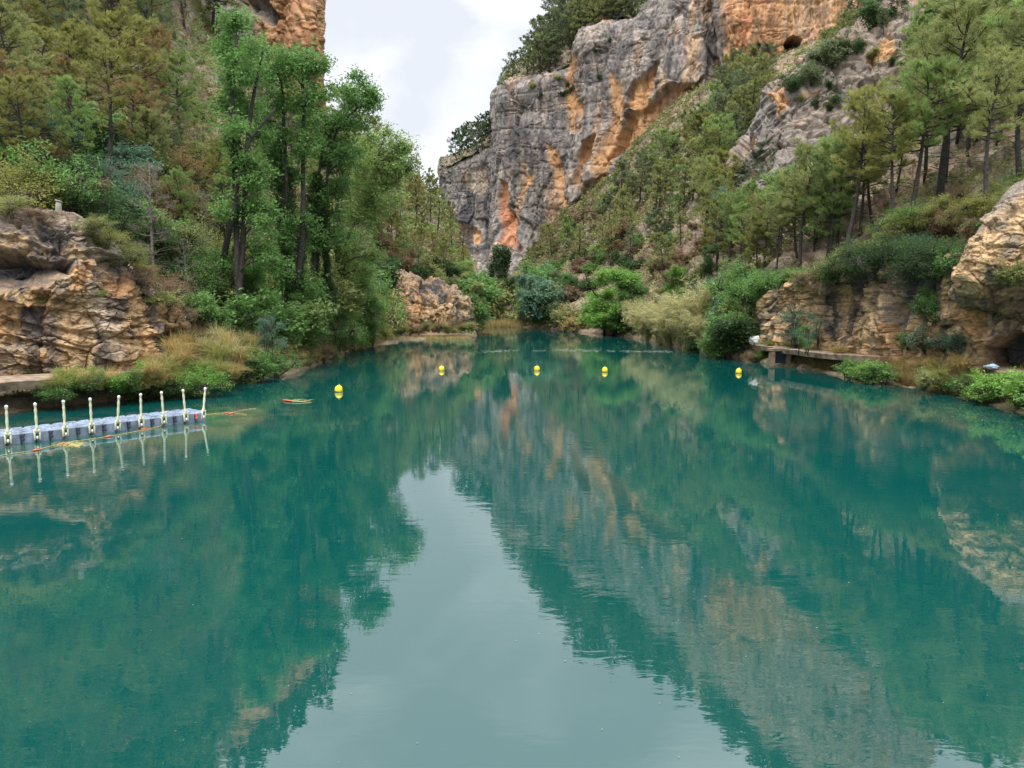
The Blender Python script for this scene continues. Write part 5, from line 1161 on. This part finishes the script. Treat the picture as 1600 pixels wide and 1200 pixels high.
buoy(690, 579, 'yellow buoy in front of the low rock bluff, second from the left')
buoy(839, 579, 'yellow buoy in the middle of the river, third from the left')
buoy(945, 581, 'yellow buoy second from the right in the row')
buoy(1154, 583, 'yellow buoy nearest the right bank, rightmost of the row')
# ---------------------------------------------------------------- float line
ln = link('float_line', None); tag(ln, 'thin sagging line with small red floats drifting beside the dock', 'rope')
def lpath(pts):
    P = np.array([wat(a, b_, .012) for a, b_ in pts]); n = len(P); Q = hermite(P, np.arange(n, dtype=float), np.linspace(0, n-1, n*8)); Q[:, 2] = .012+np.abs(fbm(Q*2, 2, 3))*.01; return Q
mb = MB(); mb.tube(lpath([(-60, 722), (0, 712), (58, 703), (98, 693), (170, 682), (225, 672), (285, 657), (320, 648), (358, 645), (385, 648)]), .012, 5); mb.tube(lpath([(362, 645), (385, 640), (400, 638)]), .01, 4); mb.build('rope', M['rope'], ln, True)
for (a, b_) in ((58, 703), (98, 693), (170, 682), (225, 670), (290, 655), (355, 645), (362, 646)):
    p = wat(a, b_, .02); d = wat(a+4, b_-.6, .02)-p; d /= np.linalg.norm(d); mb = MB(); mb.tube([p-d*.14, p-d*.1, p, p+d*.1, p+d*.14], [.01, .03, .04, .03, .01], 10); mb.build('float', M['red'], ln, True)
fb = link('floating_branch', None); tag(fb, 'pale stripped branch with reddish tip drifting left of the nearest buoy', 'branch')
mb = MB(); mb.tube([wat(446, 625, .03), wat(460, 627, .05), wat(475, 628, .03), wat(487, 629, .0)], [.03, .035, .025, .008], 6)
for k in range(7): a = 450+k*5; mb.tube([wat(a, 626, .03), wat(a+6, 625+rng.normal(), .06), wat(a+12, 624.5+rng.normal(), .04)], [.012, .01, .004], 4)
mb.build('wood', M['pale_wood'] if 'pale_wood' in M else M['rope'], fb, True)
mb = MB(); mb.tube([wat(440, 625, .03), wat(447, 625.4, .05), wat(455, 626.5, .05)], [.02, .05, .03], 7); mb.build('tip', M['red'], fb, True)
wd = MB()
for k in range(60):
    p = wat(112+rng.normal()*10, 695+rng.normal()*1.6, .01); q = p+rv(1)[0]*[.35, .35, .03]; wd.tube([p, (p+q)/2+[0, 0, .02], q], .008, 3, False)
o = wd.build('weed_tangle', M['straw_plain'] if 'straw_plain' in M else M['rope']); tag(o, 'orange tangle of weed floating in front of the third dock post', kind='stuff')
# ---------------------------------------------------------------- small things on the paths
def lump(name, loc, size, mat, label, cat, seed):
    import bmesh
    bm = bmesh.new(); bmesh.ops.create_icosphere(bm, subdivisions=4, radius=1); P = np.array([v.co[:] for v in bm.verts])
    v, e, _ = facets(P*1.3+seed, seed); d = 1+.28*v+.1*fbm(P*2, 3, seed)
    for vv, k in zip(bm.verts, d): vv.co *= float(k)
    me = bpy.data.meshes.new(name); bm.to_mesh(me); bm.free(); me.materials.append(mat)
    o = link(name, me, None, loc); o.scale = size; tag(o, label, cat); return o
lump('white_bag', wat(1180, 537, 1.42)+[0, .1, .26], (.55, .4, .36), M['white'], 'crumpled white bag at the far end of the right concrete path', 'bag', 3)
lump('white_stone', wat(1413, 556, 1.42)+[0, -.5, .3], (.36, .28, .26), M['white'], 'white stone lying on the right path above the bright shrubs', 'stone', 5)
lump('plastic_bag', wat(1551, 578, 1.42)+[0, .1, .14], (.34, .2, .13), mat_simple('pale_blue_plastic', (.45, .6, .7), .4), 'pale blue plastic bag below the dark hollow on the right path', 'bag', 8)
b = ground('rock_outcrop', 93, 334)
sp2 = MB(); sp2.tube(b+np.array([[0, 0, -.3], [0, 0, .3], [.02, 0, .62]]), [.17, .15, .12], 9); sp2.tube(b+np.array([[0, 0, .60], [.02, 0, .68]]), [.16, .15], 9)
o = sp2.build('stone_post', M['rock_plain'], None, True); tag(o, 'short stone post standing on top of the left rock outcrop', 'post')
# culvert openings: dark panels stand in for the shade inside, framed under a slab
for (x, y, z, lb) in ((1217, 543, .75, 'square drain opening in the masonry under the right path'), (622, 513.5, .5, 'dark drain opening under the far left ledge')):
    s = 1 if x > 1000 else 1.6
    p = wat(x, y, 1.4 if x > 1000 else 1.22)-np.array([0, .35, 0]); p[2] = z-.05; root = link('drain', None, None, p); tag(root, lb, 'drain')
    mb = MB(); mb.box((-.62*s, 0, 0), (.14*s, .35, .5*s), bev=.03); mb.box((.62*s, 0, 0), (.14*s, .35, .5*s), bev=.03); mb.box((0, 0, .56*s), (.85*s, .4, .1), bev=.02); mb.build('frame', M['concrete'], root)
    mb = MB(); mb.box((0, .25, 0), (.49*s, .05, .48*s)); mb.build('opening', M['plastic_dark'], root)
# ---------------------------------------------------------------- drifting foam and specks
def flakes(name, P, r, mat, label, k=6):
    n = len(P); th = np.linspace(0, 2*np.pi, k, endpoint=False); rr = r[:, None]*rng.uniform(.5, 1.2, (n, k))
    V = np.stack([P[:, 0:1]+rr*np.cos(th)*1.6, P[:, 1:2]+rr*np.sin(th), np.full((n, k), .008)+rng.random((n, 1))*.006], -1).reshape(-1, 3)
    i = np.arange(n)*k; T = np.vstack([np.stack([i, i+j, i+j+1], 1) for j in range(1, k-1)])
    o = link(name, mk_mesh(name, V, None, T, [mat])); o['kind'] = 'stuff'; o['label'] = label
foam = mat_simple('pale_foam', (.22, .24, .2), .9, .2, 5)
n = 800; px = rng.uniform(750, 1050, n); py = 548+rng.normal(size=n)*1.1+np.interp(px, [750, 860, 1050], [2, -1, 1.5]); kk = fbm(np.stack([px*.05, py*.3, py*0], 1), 3, 4) > -.05-.2*(px < 960)
P = np.array([wat(a, b_) for a, b_ in zip(px[kk], py[kk])]); flakes('floating_foam', P, rng.uniform(.03, .13, len(P)), foam, 'pale band of foam drifting across the river')
n = 90; px = rng.uniform(0, 1600, n); py = 560+640*rng.random(n)**.8; P = np.array([wat(a, b_) for a, b_ in zip(px, py)]); flakes('floating_specks', P, rng.uniform(.004, .012, n)*np.clip(P[:, 1]/12, .5, 3), foam, 'tiny pale specks floating on the water')
label_plants()
